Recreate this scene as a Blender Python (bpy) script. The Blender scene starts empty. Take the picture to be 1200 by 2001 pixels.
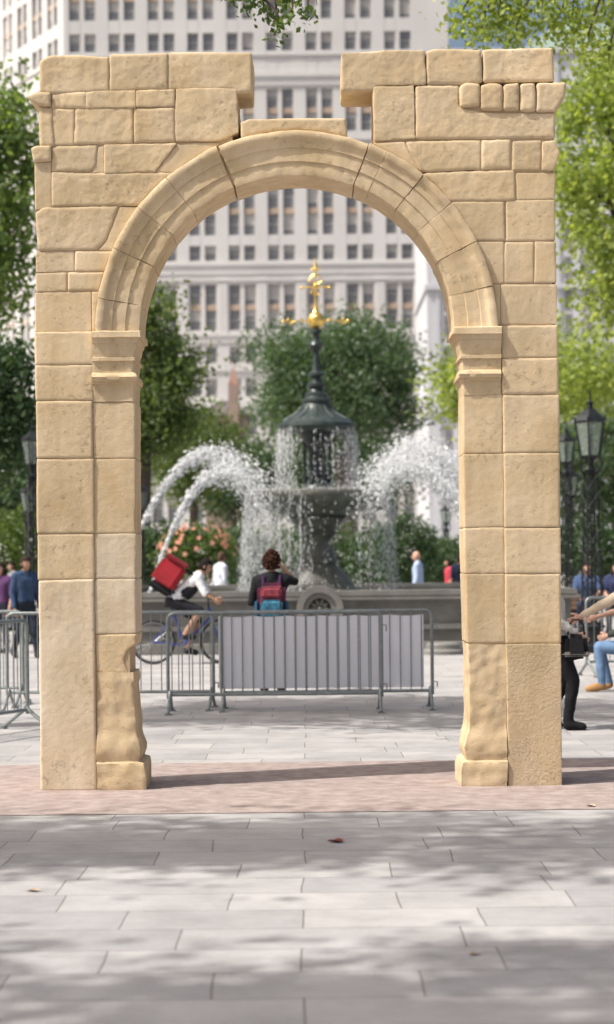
import bpy, bmesh, math, random
import numpy as np
from mathutils import Vector, Matrix, noise
random.seed(7); rng = np.random.default_rng(7)
R = math.radians
F = 3706.0; CX, CY, H, TH = 600.0, 1090.0, 1.7, 0.0102
ct, st = math.cos(TH), math.sin(TH)
def P(px, py, Y):
    ox, oy = px-CX, py-CY
    dx = ox*ct-oy*st; dy = oy*ct+ox*st
    return Vector((dx/F*Y, Y, H-dy/F*Y))
scene = bpy.context.scene
COL = scene.collection
WM = {}
# ------------------------------------------------------------------ helpers
def tag(o, label=None, cat=None, group=None, kind=None):
    if label: o['label'] = label
    if cat: o['category'] = cat
    if group: o['group'] = group
    if kind: o['kind'] = kind
    return o
def root(name, loc=(0, 0, 0), label=None, cat=None, group=None):
    e = bpy.data.objects.new(name, None); COL.objects.link(e)
    e.location = loc; e.empty_display_size = .2
    WM[e] = Matrix.Translation(loc)
    return tag(e, label, cat, group)
def mk(name, bm, mats, parent=None, smooth=False):
    if isinstance(bm, bmesh.types.BMesh):
        bmesh.ops.recalc_face_normals(bm, faces=bm.faces)
        me = bpy.data.meshes.new(name); bm.to_mesh(me); bm.free()
    else:
        me = bm; me.name = name
    if not isinstance(mats, (list, tuple)): mats = [mats]
    for m in mats: me.materials.append(m)
    if smooth:
        me.polygons.foreach_set('use_smooth', [True]*len(me.polygons))
        me.set_sharp_from_angle(angle=R(42))
    o = bpy.data.objects.new(name, me); COL.objects.link(o)
    if parent is not None:
        o.parent = parent
        o.matrix_parent_inverse = WM.get(parent, Matrix.Identity(4)).inverted()
    return o
def copy_tree(o, parent=None):
    c = o.copy(); COL.objects.link(c); c.parent = parent
    for ch in o.children: copy_tree(ch, c)
    return c
def box(bm, x0, x1, y0, y1, z0, z1, mi=0):
    v = [bm.verts.new(p) for p in ((x0,y0,z0),(x1,y0,z0),(x1,y1,z0),(x0,y1,z0),(x0,y0,z1),(x1,y0,z1),(x1,y1,z1),(x0,y1,z1))]
    for f in ((0,3,2,1),(4,5,6,7),(0,1,5,4),(1,2,6,5),(2,3,7,6),(3,0,4,7)):
        bm.faces.new([v[i] for i in f]).material_index = mi
    return v
def obox(bm, O, U, N, u0, u1, d0, d1, z0, z1, mi=0):
    v = box(bm, u0, u1, d0, d1, z0, z1, mi)
    for q in v:
        c = q.co.copy(); q.co = O+U*c.x+N*c.y+Vector((0, 0, c.z))
def tube(bm, pts, rad, seg=8, cap=True, mi=0):
    pts = [Vector(p) for p in pts]
    if not isinstance(rad, (list, tuple)): rad = [rad]*len(pts)
    rings = []; up = None
    for i, p in enumerate(pts):
        a = pts[max(i-1, 0)]; b = pts[min(i+1, len(pts)-1)]
        d = (b-a).normalized()
        if up is None or abs(up.dot(d)) > .95:
            up = Vector((0, 0, 1)) if abs(d.z) < .9 else Vector((1, 0, 0))
        s = d.cross(up).normalized(); t = s.cross(d).normalized(); up = t
        rings.append([bm.verts.new(p+(s*math.cos(2*math.pi*k/seg)+t*math.sin(2*math.pi*k/seg))*rad[i]) for k in range(seg)])
    for i in range(len(rings)-1):
        for k in range(seg):
            f = bm.faces.new((rings[i][k], rings[i][(k+1) % seg], rings[i+1][(k+1) % seg], rings[i+1][k])); f.material_index = mi
    if cap:
        bm.faces.new(rings[0][::-1]).material_index = mi; bm.faces.new(rings[-1]).material_index = mi
def lathe(bm, prof, c=(0, 0, 0), seg=48, mi=0, ph=0):
    c = Vector(c); rings = []
    for r, z in prof:
        rings.append([bm.verts.new(c+Vector((max(r, .001)*math.cos(2*math.pi*k/seg+ph), max(r, .001)*math.sin(2*math.pi*k/seg+ph), z))) for k in range(seg)])
    for i in range(len(rings)-1):
        for k in range(seg):
            bm.faces.new((rings[i][k], rings[i][(k+1) % seg], rings[i+1][(k+1) % seg], rings[i+1][k])).material_index = mi
    bm.faces.new(rings[0][::-1]).material_index = mi; bm.faces.new(rings[-1]).material_index = mi
def ball(bm, c, r, sub=2, sc=(1, 1, 1), rot=None, mi=0):
    M = Matrix.Translation(Vector(c))
    if rot is not None: M = M @ rot.to_4x4()
    M = M @ Matrix.Diagonal((r*sc[0], r*sc[1], r*sc[2], 1))
    res = bmesh.ops.create_icosphere(bm, subdivisions=sub, radius=1, matrix=M)
    if mi:
        for v in res['verts']:
            for f in v.link_faces: f.material_index = mi
    return res['verts']
def capsule(bm, a, b, ra, rb, sub=2, mi=0):
    a, b = Vector(a), Vector(b)
    ball(bm, a, ra, sub, mi=mi); ball(bm, b, rb, sub, mi=mi)
    if (b-a).length > 1e-4: tube(bm, [a, b], [ra, rb], 12, mi=mi)
def np_mesh(name, verts, faces):
    me = bpy.data.meshes.new(name)
    n, k = faces.shape
    me.vertices.add(len(verts)); me.vertices.foreach_set('co', verts.astype(np.float32).ravel())
    me.loops.add(n*k); me.loops.foreach_set('vertex_index', faces.astype(np.int32).ravel())
    me.polygons.add(n); me.polygons.foreach_set('loop_start', np.arange(0, n*k, k, dtype=np.int32))
    me.update(calc_edges=True); me.validate()
    return me
def remesh(bm, vox):
    bmesh.ops.recalc_face_normals(bm, faces=bm.faces)
    me = bpy.data.meshes.new('tmp'); bm.to_mesh(me); bm.free()
    o = bpy.data.objects.new('tmp', me); COL.objects.link(o)
    m = o.modifiers.new('r', 'REMESH'); m.mode = 'VOXEL'; m.voxel_size = vox; m.adaptivity = 0
    dg = bpy.context.evaluated_depsgraph_get()
    out = bpy.data.meshes.new_from_object(o.evaluated_get(dg))
    bpy.data.objects.remove(o); bpy.data.meshes.remove(me)
    return out
def lap(me, it, w=.5):
    n = len(me.vertices); co = np.empty(n*3, np.float32); me.vertices.foreach_get('co', co); co = co.reshape(-1, 3).astype(np.float64)
    e = np.empty(len(me.edges)*2, np.int32); me.edges.foreach_get('vertices', e); e = e.reshape(-1, 2)
    deg = np.bincount(e.ravel(), minlength=n).astype(float)[:, None]; deg[deg == 0] = 1
    for _ in range(it):
        acc = np.zeros_like(co)
        for k in range(3):
            acc[:, k] = np.bincount(e[:, 0], co[e[:, 1], k], n)+np.bincount(e[:, 1], co[e[:, 0], k], n)
        co = (1-w)*co+w*acc/deg
    me.vertices.foreach_set('co', co.astype(np.float32).ravel()); me.update()
def rough(me, amps):
    off = Vector((random.uniform(-50, 50), random.uniform(-50, 50), random.uniform(-50, 50)))
    cos = [v.co.copy() for v in me.vertices]; nor = [v.normal.copy() for v in me.vertices]
    for v, c, n in zip(me.vertices, cos, nor):
        d = 0
        for f, a in amps: d += a*noise.noise(c*f+off)
        v.co = c+n*d
    me.update()
# ------------------------------------------------------------------ materials
def mat(name, col, rough=.6, metal=0., var=0., vs=3., bump=0., bs=30., spec=.5, col2=None, coords='Object'):
    m = bpy.data.materials.new(name); m.use_nodes = True
    nt = m.node_tree; b = nt.nodes['Principled BSDF']
    b.inputs['Base Color'].default_value = (*col, 1); b.inputs['Roughness'].default_value = rough
    b.inputs['Metallic'].default_value = metal; b.inputs['Specular IOR Level'].default_value = spec
    tc = nt.nodes.new('ShaderNodeTexCoord')
    if var or col2:
        n = nt.nodes.new('ShaderNodeTexNoise'); n.inputs['Scale'].default_value = vs; n.inputs['Detail'].default_value = 8; n.inputs['Roughness'].default_value = .62
        nt.links.new(tc.outputs[coords], n.inputs['Vector'])
        r = nt.nodes.new('ShaderNodeValToRGB'); r.color_ramp.elements[0].position = .3; r.color_ramp.elements[1].position = .7
        c2 = col2 or tuple(min(1, c*(1+var)) for c in col)
        r.color_ramp.elements[0].color = (*[c*(1-var) for c in col], 1); r.color_ramp.elements[1].color = (*c2, 1)
        nt.links.new(n.outputs['Fac'], r.inputs['Fac']); nt.links.new(r.outputs['Color'], b.inputs['Base Color'])
    if bump:
        n2 = nt.nodes.new('ShaderNodeTexNoise'); n2.inputs['Scale'].default_value = bs; n2.inputs['Detail'].default_value = 8
        nt.links.new(tc.outputs[coords], n2.inputs['Vector'])
        bp = nt.nodes.new('ShaderNodeBump'); bp.inputs['Strength'].default_value = bump; bp.inputs['Distance'].default_value = .01
        nt.links.new(n2.outputs['Fac'], bp.inputs['Height']); nt.links.new(bp.outputs['Normal'], b.inputs['Normal'])
    return m
def leaf_mat(name, c1, c2, trans=.4):
    m = bpy.data.materials.new(name); m.use_nodes = True; nt = m.node_tree
    nt.nodes.remove(nt.nodes['Principled BSDF']); out = nt.nodes['Material Output']
    g = nt.nodes.new('ShaderNodeNewGeometry'); r = nt.nodes.new('ShaderNodeValToRGB')
    r.color_ramp.elements[0].color = (*c1, 1); r.color_ramp.elements[1].color = (*c2, 1)
    nt.links.new(g.outputs['Random Per Island'], r.inputs['Fac'])
    d = nt.nodes.new('ShaderNodeBsdfPrincipled'); d.inputs['Roughness'].default_value = .45; d.inputs['Specular IOR Level'].default_value = .35
    t = nt.nodes.new('ShaderNodeBsdfTranslucent'); mx = nt.nodes.new('ShaderNodeMixShader'); mx.inputs[0].default_value = trans
    mul = nt.nodes.new('ShaderNodeMix'); mul.data_type = 'RGBA'; mul.blend_type = 'MULTIPLY'; mul.inputs[0].default_value = 1
    nt.links.new(r.outputs['Color'], mul.inputs[6]); mul.inputs[7].default_value = (1.8, 1.75, .65, 1)
    nt.links.new(r.outputs['Color'], d.inputs['Base Color']); nt.links.new(mul.outputs[2], t.inputs['Color'])
    nt.links.new(d.outputs[0], mx.inputs[1]); nt.links.new(t.outputs[0], mx.inputs[2]); nt.links.new(mx.outputs[0], out.inputs['Surface'])
    return m
def stone_mat(name, base, pit=.4, pscale=26, pdark=.74):
    m = bpy.data.materials.new(name); m.use_nodes = True; nt = m.node_tree; b = nt.nodes['Principled BSDF']
    b.inputs['Roughness'].default_value = .88; b.inputs['Specular IOR Level'].default_value = .15
    tc = nt.nodes.new('ShaderNodeTexCoord'); oi = nt.nodes.new('ShaderNodeObjectInfo')
    n = nt.nodes.new('ShaderNodeTexNoise'); n.inputs['Scale'].default_value = 2.2; n.inputs['Detail'].default_value = 8; n.inputs['Roughness'].default_value = .65
    nt.links.new(tc.outputs['Object'], n.inputs['Vector'])
    r = nt.nodes.new('ShaderNodeValToRGB'); e = r.color_ramp.elements
    e[0].position = .3; e[0].color = (base[0]*.86, base[1]*.82, base[2]*.73, 1)
    e[1].position = .68; e[1].color = (min(1, base[0]*1.06), base[1]*1.08, base[2]*1.14, 1)
    nt.links.new(n.outputs['Fac'], r.inputs['Fac'])
    mp = nt.nodes.new('ShaderNodeMapping'); mp.inputs['Scale'].default_value = (9, 9, 1.6)
    n3 = nt.nodes.new('ShaderNodeTexNoise'); n3.inputs['Scale'].default_value = 1.0; n3.inputs['Detail'].default_value = 5
    nt.links.new(tc.outputs['Object'], mp.inputs[0]); nt.links.new(mp.outputs[0], n3.inputs['Vector'])
    mr = nt.nodes.new('ShaderNodeMapRange'); mr.inputs[1].default_value = .35; mr.inputs[2].default_value = .7; mr.inputs[3].default_value = .88; mr.inputs[4].default_value = 1.05
    nt.links.new(n3.outputs['Fac'], mr.inputs[0])
    mr2 = nt.nodes.new('ShaderNodeMapRange'); mr2.inputs[3].default_value = .92; mr2.inputs[4].default_value = 1.05
    nt.links.new(oi.outputs['Random'], mr2.inputs[0])
    mu = nt.nodes.new('ShaderNodeMath'); mu.operation = 'MULTIPLY'; nt.links.new(mr.outputs[0], mu.inputs[0]); nt.links.new(mr2.outputs[0], mu.inputs[1])
    vo = nt.nodes.new('ShaderNodeTexNoise'); vo.inputs['Scale'].default_value = pscale; vo.inputs['Detail'].default_value = 5; nt.links.new(tc.outputs['Object'], vo.inputs['Vector'])
    vp = nt.nodes.new('ShaderNodeTexNoise'); vp.inputs['Scale'].default_value = 3.1; vp.inputs['Detail'].default_value = 3; nt.links.new(tc.outputs['Object'], vp.inputs['Vector'])
    sb = nt.nodes.new('ShaderNodeMath'); sb.operation = 'MULTIPLY_ADD'; sb.inputs[1].default_value = .45; nt.links.new(vp.outputs['Fac'], sb.inputs[0]); nt.links.new(vo.outputs['Fac'], sb.inputs[2])
    mr3 = nt.nodes.new('ShaderNodeMapRange'); mr3.inputs[1].default_value = .46; mr3.inputs[2].default_value = .62; mr3.inputs[3].default_value = pdark; mr3.inputs[4].default_value = 1.0
    nt.links.new(sb.outputs[0], mr3.inputs[0])
    mu2 = nt.nodes.new('ShaderNodeMath'); mu2.operation = 'MULTIPLY'; nt.links.new(mu.outputs[0], mu2.inputs[0]); nt.links.new(mr3.outputs[0], mu2.inputs[1])
    hs = nt.nodes.new('ShaderNodeHueSaturation'); nt.links.new(r.outputs['Color'], hs.inputs['Color']); nt.links.new(mu2.outputs[0], hs.inputs['Value'])
    nt.links.new(hs.outputs['Color'], b.inputs['Base Color'])
    n2 = nt.nodes.new('ShaderNodeTexNoise'); n2.inputs['Scale'].default_value = 55; n2.inputs['Detail'].default_value = 10; n2.inputs['Roughness'].default_value = .75
    nt.links.new(tc.outputs['Object'], n2.inputs['Vector'])
    ad = nt.nodes.new('ShaderNodeMath'); ad.operation = 'MULTIPLY_ADD'; ad.inputs[1].default_value = 1.2; nt.links.new(mr3.outputs[0], ad.inputs[0]); nt.links.new(n2.outputs['Fac'], ad.inputs[2])
    bp = nt.nodes.new('ShaderNodeBump'); bp.inputs['Strength'].default_value = pit; bp.inputs['Distance'].default_value = .012
    nt.links.new(ad.outputs[0], bp.inputs['Height']); nt.links.new(bp.outputs['Normal'], b.inputs['Normal'])
    return m
STONE = stone_mat('sandstone', (.665, .52, .33))
STONE_SUNLIT = stone_mat('sandstone_sunlit', (.70, .58, .415), .35)  # same sandstone with the sunlit patch of the lower left pillar painted in
STONE_R = stone_mat('sandstone_pecked', (.635, .50, .325), .8, 50, .72)
CORE = mat('joint_mortar', (.48, .355, .22), .95)
# ------------------------------------------------------------------ the arch
YF, YB = 14.0, 14.5
arch = root('stone_arch', (P(590, 1540, YF).x, 14.25, 0), 'tall weathered sandstone triumphal arch with broken top standing on pink gravel', 'arch')
def inset(pts, g):
    n = len(pts); A = sum(pts[i][0]*pts[(i+1) % n][1]-pts[(i+1) % n][0]*pts[i][1] for i in range(n))
    if A < 0: pts = pts[::-1]
    out = []
    for i in range(n):
        p0, p1, p2 = Vector(pts[i-1]), Vector(pts[i]), Vector(pts[(i+1) % n])
        a = (p1-p0).normalized(); b = (p2-p1).normalized()
        n1 = Vector((-a.y, a.x)); n2 = Vector((-b.y, b.x))
        out.append(p1+(n1+n2)*(g/max(.35, 1+n1.dot(n2))))
    return out
def prism(poly, yf, yb, g=.0):
    pts = [P(x, y, YF) for x, y in poly]; pts = inset([(p.x, p.z) for p in pts], g)
    bm = bmesh.new()
    a = [bm.verts.new((p.x, yf, p.y)) for p in pts]; b = [bm.verts.new((p.x, yb, p.y)) for p in pts]
    bm.faces.new(a); bm.faces.new(b[::-1]); n = len(pts)
    for i in range(n): bm.faces.new((a[i], b[i], b[(i+1) % n], a[(i+1) % n]))
    return bm
def stone(name, bm, sm, amps, vox=.015, m=None):
    me = remesh(bm, vox); lap(me, sm)
    rough(me, amps)
    return mk(name, me, m or STONE, arch, True)
def block(poly, kind='ash', proud=None, m=None, name='stone_block'):
    pr = random.uniform(-.003, .005) if proud is None else proud
    if kind == 'ash': return stone(name, prism(poly, YF-pr, YB, -.002), 1, [(4, .003), (25, .0013)], .0095, m)
    if kind == 'old': return stone(name, prism(poly, YF-pr-.006, YB, -.004), 2, [(4, .006), (14, .0028), (34, .002)], .011, m)
    if kind == 'knob': return stone(name, prism(poly, YF-pr-.012, YF+.28, -.003), 8, [(5, .010), (25, .003)], .011, m)
    if kind == 'peck': return stone(name, prism(poly, YF-pr, YB, -.001), 1, [(4, .003), (52, .0019)], .0085, m)
CC = (580, 648)
def arc(y, side):
    return CC[0]+side*math.sqrt(max(0, 393**2-(CC[1]-y)**2))
def arcpts(y0, y1, side, n=7):
    return [(arc(y0+(y1-y0)*i/n, side), y0+(y1-y0)*i/n) for i in range(n+1)]
old = [
 [(78,120),(98,108),(213,111),(213,178),(100,183),(78,180)], [(215,107),(328,105),(328,175),(215,178)],
 [(329,103),(492,103),(492,180),(463,181),(460,173),(329,175)],
 [(100,182),(168,180),(168,211),(100,212)], [(169,180),(265,177),(265,209),(169,211)], [(266,177),(342,175),(342,208),(266,209)],
 [(103,214),(145,214),(145,283),(103,284)], [(147,212),(260,210),(260,279),(147,282)], [(262,211),(342,210),(342,276),(262,279)],
 [(344,174),(462,173),(467,258),(432,274),(344,276)],
 [(76,208),(101,212),(106,284),(80,286)], [(102,286),(190,284),(188,322),(178,334),(102,335)],
 [(204,283),(345,280),(302,336),(204,338)], [(101,336),(204,339),(302,337),(341,339)]+arcpts(345, 401, -1, 4)+[(101,403)],
 [(70,416),(84,406),(232,403),(207,468),(190,487),(76,489)],
 [(668,104),(830,98),(832,165),(735,167),(733,177),(668,178)], [(834,101),(850,96),(940,97),(942,160),(925,164),(835,165)],
 [(945,97),(1080,94),(1083,158),(945,161)], [(730,171),(808,167),(812,270),(732,276)],
 [(813,168),(896,167),(896,208),(940,220),(1085,222),(1084,270),(813,271)],
 [(792,276),(940,274),(940,330),(838,336),(820,333)], [(942,274),(998,273),(998,329),(942,330)], [(1002,276),(1057,275),(1057,333),(1002,333)],
 [(1059,276),(1085,275),(1093,296),(1083,333),(1059,333)], [(824,341),(838,338),(868,336),(1005,332),(1008,390),(990,393),(879,393)]+arcpts(388, 346, 1, 4),
 [(470,240),(486,233),(675,231),(678,256),(678,268)]+[(640,258),(580,254),(520,258),(472,270)],
]
for p in old: block(p, 'old')
for p in [[(55,190),(66,184),(99,182),(99,208),(76,207)], [(62,290),(72,286),(99,287),(99,314),(66,316)]]: block(p, 'old', .02, name='cornice_stub')
for p in [[(899,170),(912,163),(937,166),(937,208),(899,210)], [(939,167),(960,163),(981,166),(981,216),(939,216)], [(984,166),(1014,164),(1014,216),(984,216)],
          [(1017,165),(1046,163),(1046,218),(1017,218)], [(1049,164),(1105,163),(1103,190),(1085,220),(1049,219)]]:
    block(p, 'knob', .012, name='dentil')
ash = [
 [(193,286),(203,284),(203,339),(180,337)], [(68,317),(99,316),(100,406),(68,410)],
 [(347,281)]+[(430,278)]+arcpts(287, 338, -1, 4)+[(305,336)],
 [(235,403)]+arcpts(404, 489, -1, 4)+[(193,489),(209,469)],
 [(70,492),(145,491),(145,530),(70,532)], [(147,491)]+arcpts(491, 530, -1, 3)+[(147,530)],
 [(70,534),(130,533),(130,568),(70,570)], [(133,532)]+arcpts(532, 568, -1, 3)+[(133,568)],
 [(68,572),(178,570),(178,646),(68,648)], [(180,570)]+arcpts(570, 646, -1, 3)+[(180,646)],
 [(728,279),(790,277),(819,331)]+arcpts(333, 290, 1, 4),
 [(1010,338),(1085,337),(1085,388),(1010,391)], [(884,394),(985,393),(987,470)]+arcpts(470, 396, 1, 4),
 [(989,392),(1085,390),(1085,470),(989,471)], [(938,472),(985,472),(984,553)]+arcpts(554, 474, 1, 4),
 [(987,473),(1043,473),(1043,552),(986,553)], [(1045,472),(1086,472),(1087,552),(1045,552)],
 [(979,556),(1088,555),(1088,634),(979,635)], arcpts(557, 636, 1, 3)+[(977,636),(977,556)],
]
for p in ash: block(p, 'ash')
for (x0, x1, y0, y1) in [(68,181,649,713),(69,181,714,783),(71,181,784,896),(72,184,897,1043),(74,184,1044,1133)]:
    block([(x0,y0),(x1,y0-1),(x1+1,y1-1),(x0+1,y1)], 'ash', random.uniform(.011, .015))
block([(76,1134),(184,1132),(189,1544),(80,1546)], 'ash', .015, STONE_SUNLIT)  # sunlit patch put into the stone colour, continued on the pilaster beside
for (x0, x1, y0, y1) in [(980,1089,637,700),(981,1090,701,771),(983,1092,772,885),(985,1093,886,1031),(986,1095,1032,1121),(987,1095,1122,1258)]:
    block([(x0,y0),(x1,y0-1),(x1+1,y1-1),(x0+1,y1)], 'ash', random.uniform(.011, .015))
block([(989,1259),(1096,1258),(1098,1535),(993,1536)], 'peck', .018, STONE_R)
for (x0, x1, x2, y0, y1) in [(182,263,263,786,896),(183,264,264,897,1043),(185,265,265,1044,1131),(186,265,266,1132,1239)]:
    block([(x0,y0),(x1,y0-1),(x2,y1-1),(x0+1,y1)], 'ash', .0, STONE_SUNLIT if y0 > 1000 else None)
block([(188,1240),(266,1239),(264,1258),(247,1270),(240,1290),(250,1313),(190,1313)], 'old', -.008)
for (x0, x1, x2, y0, y1) in [(906,907,982,772,886),(907,908,985,887,1031),(908,910,986,1032,1121),(910,914,987,1122,1257)]:
    block([(x0,y0),(x2,y0-1),(x2,y1-1),(x1,y1)], 'ash', .0)
def sub_side(q, n):
    out = []
    for i in range(len(q)):
        a, b = Vector(q[i]), Vector(q[(i+1) % len(q)])
        for k in range(n): out.append(a.lerp(b, k/n))
    return out
def loft(side, xo, prof, name, amps):                                # mouldings that return round the inner face
    bm = bmesh.new(); rings = []
    pr2 = []
    for i in range(len(prof)-1):
        a, b = prof[i], prof[i+1]; n = max(1, int((b[0]-a[0])/5))
        for k in range(n): pr2.append(tuple(a[j]+(b[j]-a[j])*k/n for j in range(3)))
    pr2.append(prof[-1])
    for y, xi, pr in pr2:
        a = P(xo, y, YF); b = P(xi, y, YF); c = .006*(1 if side < 0 else -1)
        q = [(a.x, YF-pr), (b.x-c, YF-pr), (b.x, YF-pr+.006), (b.x, YB+pr*.5), (a.x, YB+pr*.5)]
        rings.append([bm.verts.new((u.x, u.y, a.z)) for u in sub_side(q, 14)])
    m = len(rings[0])
    for i in range(len(rings)-1):
        for k in range(m): bm.faces.new((rings[i][k], rings[i][(k+1) % m], rings[i+1][(k+1) % m], rings[i+1][k]))
    bm.faces.new(rings[0]); bm.faces.new(rings[-1][::-1]); bmesh.ops.recalc_face_normals(bm, faces=bm.faces)
    me = bpy.data.meshes.new(name); bm.to_mesh(me); bm.free(); rough(me, amps)
    return mk(name, me, STONE, arch, True)
CAP = [(5, .006), (20, .0035)]; BAS = [(5, .012), (14, .008), (34, .004)]
loft(-1, 181, [(648,272,.045),(650,276,.062),(661,277,.064),(662,271,.048),(671,269,.042),(672,267,.034),(683,265,.03),(692,262,.020),(699,262,.018),(700,265,.030),(706,265,.030),(707,262,.016),(729,261,.014),
               (731,266,.034),(738,269,.048),(745,268,.040),(747,263,.024),(750,263,.024),(752,262,.006),(785,261,.002)], 'capital', CAP)
loft(1, 979, [(639,888,.045),(641,884,.062),(653,883,.064),(654,890,.048),(663,892,.042),(664,895,.034),(676,897,.03),(686,900,.020),(693,901,.018),(694,898,.030),(700,898,.030),(701,902,.016),(722,903,.014),
              (724,898,.034),(731,895,.048),(738,896,.040),(740,901,.024),(743,902,.024),(745,904,.006),(771,906,.002)], 'capital', CAP)
loft(-1, 190, [(1314,262,.0),(1330,263,.006),(1342,260,.0),(1352,261,.0),(1400,266,.002),(1430,267,.005),(1440,269,.010),(1452,273,.020),(1464,277,.026),(1475,276,.024),(1484,272,.014),(1489,271,.012),(1492,282,.028),(1505,285,.034),(1540,286,.036),(1546,285,.032)], 'pilaster_base', BAS)
loft(1, 991, [(1258,915,.0),(1330,916,.002),(1415,917,.002),(1428,915,.005),(1436,912,.012),(1448,909,.021),(1459,906,.027),(1470,907,.024),(1480,911,.014),(1485,912,.012),(1488,903,.028),(1500,900,.034),(1532,899,.036),(1537,900,.032)], 'pilaster_base', BAS)
cc = P(*CC, YF); S = 14/F
def vouss(a0, a1, dz=0, rot=0, name='voussoir'):
    prof = [(307, -.01), (308, .001), (312, .004), (320, .004), (334, .004), (335, .014), (347, .015), (360, .016), (361, .026), (368, .027), (374, .031), (377, .042), (379, .047), (385, .049), (391, .047), (392.5, .042), (393, .02)]
    bm = bmesh.new(); rings = []; g = .04
    n = max(4, int(abs(a1-a0)/.8))
    ts = [0, .10/abs(a1-a0)]+[i/n for i in range(1, n)]+[1-.10/abs(a1-a0), 1]
    for j, tq in enumerate(ts):
        a = R(a0+g+(a1-a0-2*g)*tq+rot); ch = .006 if j in (0, len(ts)-1) else 0
        ring = [bm.verts.new((cc.x+math.cos(a)*r*S, YF-p+ch, cc.z+math.sin(a)*r*S+dz)) for r, p in prof]
        ring += [bm.verts.new((cc.x+math.cos(a)*r*S, yy, cc.z+math.sin(a)*r*S+dz)) for r, yy in ((393, YF+.2), (393, YB), (350, YB), (307, YB), (307, YF+.35), (307, YF+.2), (307, YF+.08))]
        rings.append(ring)
    m = len(rings[0])
    for i in range(len(rings)-1):
        for k in range(m): bm.faces.new((rings[i][k], rings[i+1][k], rings[i+1][(k+1) % m], rings[i][(k+1) % m]))
    bm.faces.new(rings[0][::-1]); bm.faces.new(rings[-1]); bmesh.ops.recalc_face_normals(bm, faces=bm.faces)
    me = bpy.data.meshes.new(name); bm.to_mesh(me); bm.free(); rough(me, [(4, .006), (16, .004), (34, .002)])
    return mk(name, me, STONE, arch, True)
aa = [180, 170, 155, 141.5, 130, 113]
for i in range(5): vouss(aa[i+1], aa[i])
vouss(68.7, 112.6, -.008, -.3, 'keystone')
aa = [68.0, 62.5, 50.4, 39, 26, 12.5, 0]
for i in range(6): vouss(aa[i+1], aa[i])
bm = bmesh.new()
for (x0, y0, x1, y1) in [(80,190,240,648),(80,195,455,330),(77,640,256,1530),(737,180,1080,330),(925,190,1080,640),(917,630,1088,1525)]:
    a = P(x0, y0, YF); b = P(x1, y1, YF); o = random.uniform(0, .003)
    box(bm, a.x, b.x, YF+.008+o, YB-.02-o, max(b.z, .01), a.z)
n = 60
for i in range(n):
    a0, a1 = math.pi*i/n, math.pi*(i+1)/n; q = []
    for yy in (YF+.010, YB-.03):
        for a, r in ((a0, 313), (a1, 313), (a1, 388), (a0, 388)): q.append(bm.verts.new((cc.x+math.cos(a)*r*S, yy, cc.z+math.sin(a)*r*S)))
    for f in ((0,1,2,3),(7,6,5,4),(0,4,5,1),(2,6,7,3)): bm.faces.new([q[k] for k in f])
mk('mortar_core', bm, CORE, arch)
# ------------------------------------------------------------------ people
SKINS = {'light': mat('skin_light', (.55, .33, .24), .5), 'mid': mat('skin_mid', (.38, .22, .14), .5)}
EYE = mat('eye_dark', (.03, .02, .02), .2); LIP = mat('lip', (.40, .15, .13), .5)
_cm = {}
def cloth(c):
    if c not in _cm: _cm[c] = mat('cloth_%d' % len(_cm), c, .85, 0, .15, 9, .3, 120, .15)
    return _cm[c]
def frame(fwd):
    f = Vector(fwd).normalized(); x = f.cross(Vector((0, 0, 1))).normalized(); u = x.cross(f)
    return Matrix((x, f, u)).transposed()
def hand(bm, w, d, n, curl=.35, side=1):
    d = Vector(d).normalized(); n = Vector(n); n = (n-d*n.dot(d)).normalized(); s = d.cross(n)*side
    M = Matrix((s, d, n)).transposed()
    ball(bm, w+d*.05, 1, 2, (.040, .056, .016), M)
    capsule(bm, w-d*.03, w+d*.015, .027, .024, 1)
    for i, (o, L) in enumerate(((-.030, .066), (-.010, .078), (.011, .073), (.031, .056))):
        p = w+d*.092+s*o; a = 0
        for k, fr in enumerate((.45, .32, .23)):
            a += curl*(1+.3*k); q = p+(d*math.cos(a)+n*math.sin(a))*L*fr*1.15
            capsule(bm, p, q, .0095-.001*k, .0085-.001*k, 1); p = q
    p = w+d*.035-s*.034
    for k, L in enumerate((.036, .030)):
        q = p+(d*.75-s*(.6-.35*k)+n*(.35+.2*k)).normalized()*L; capsule(bm, p, q, .012-.0015*k, .0105-.0015*k, 1); p = q
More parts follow.
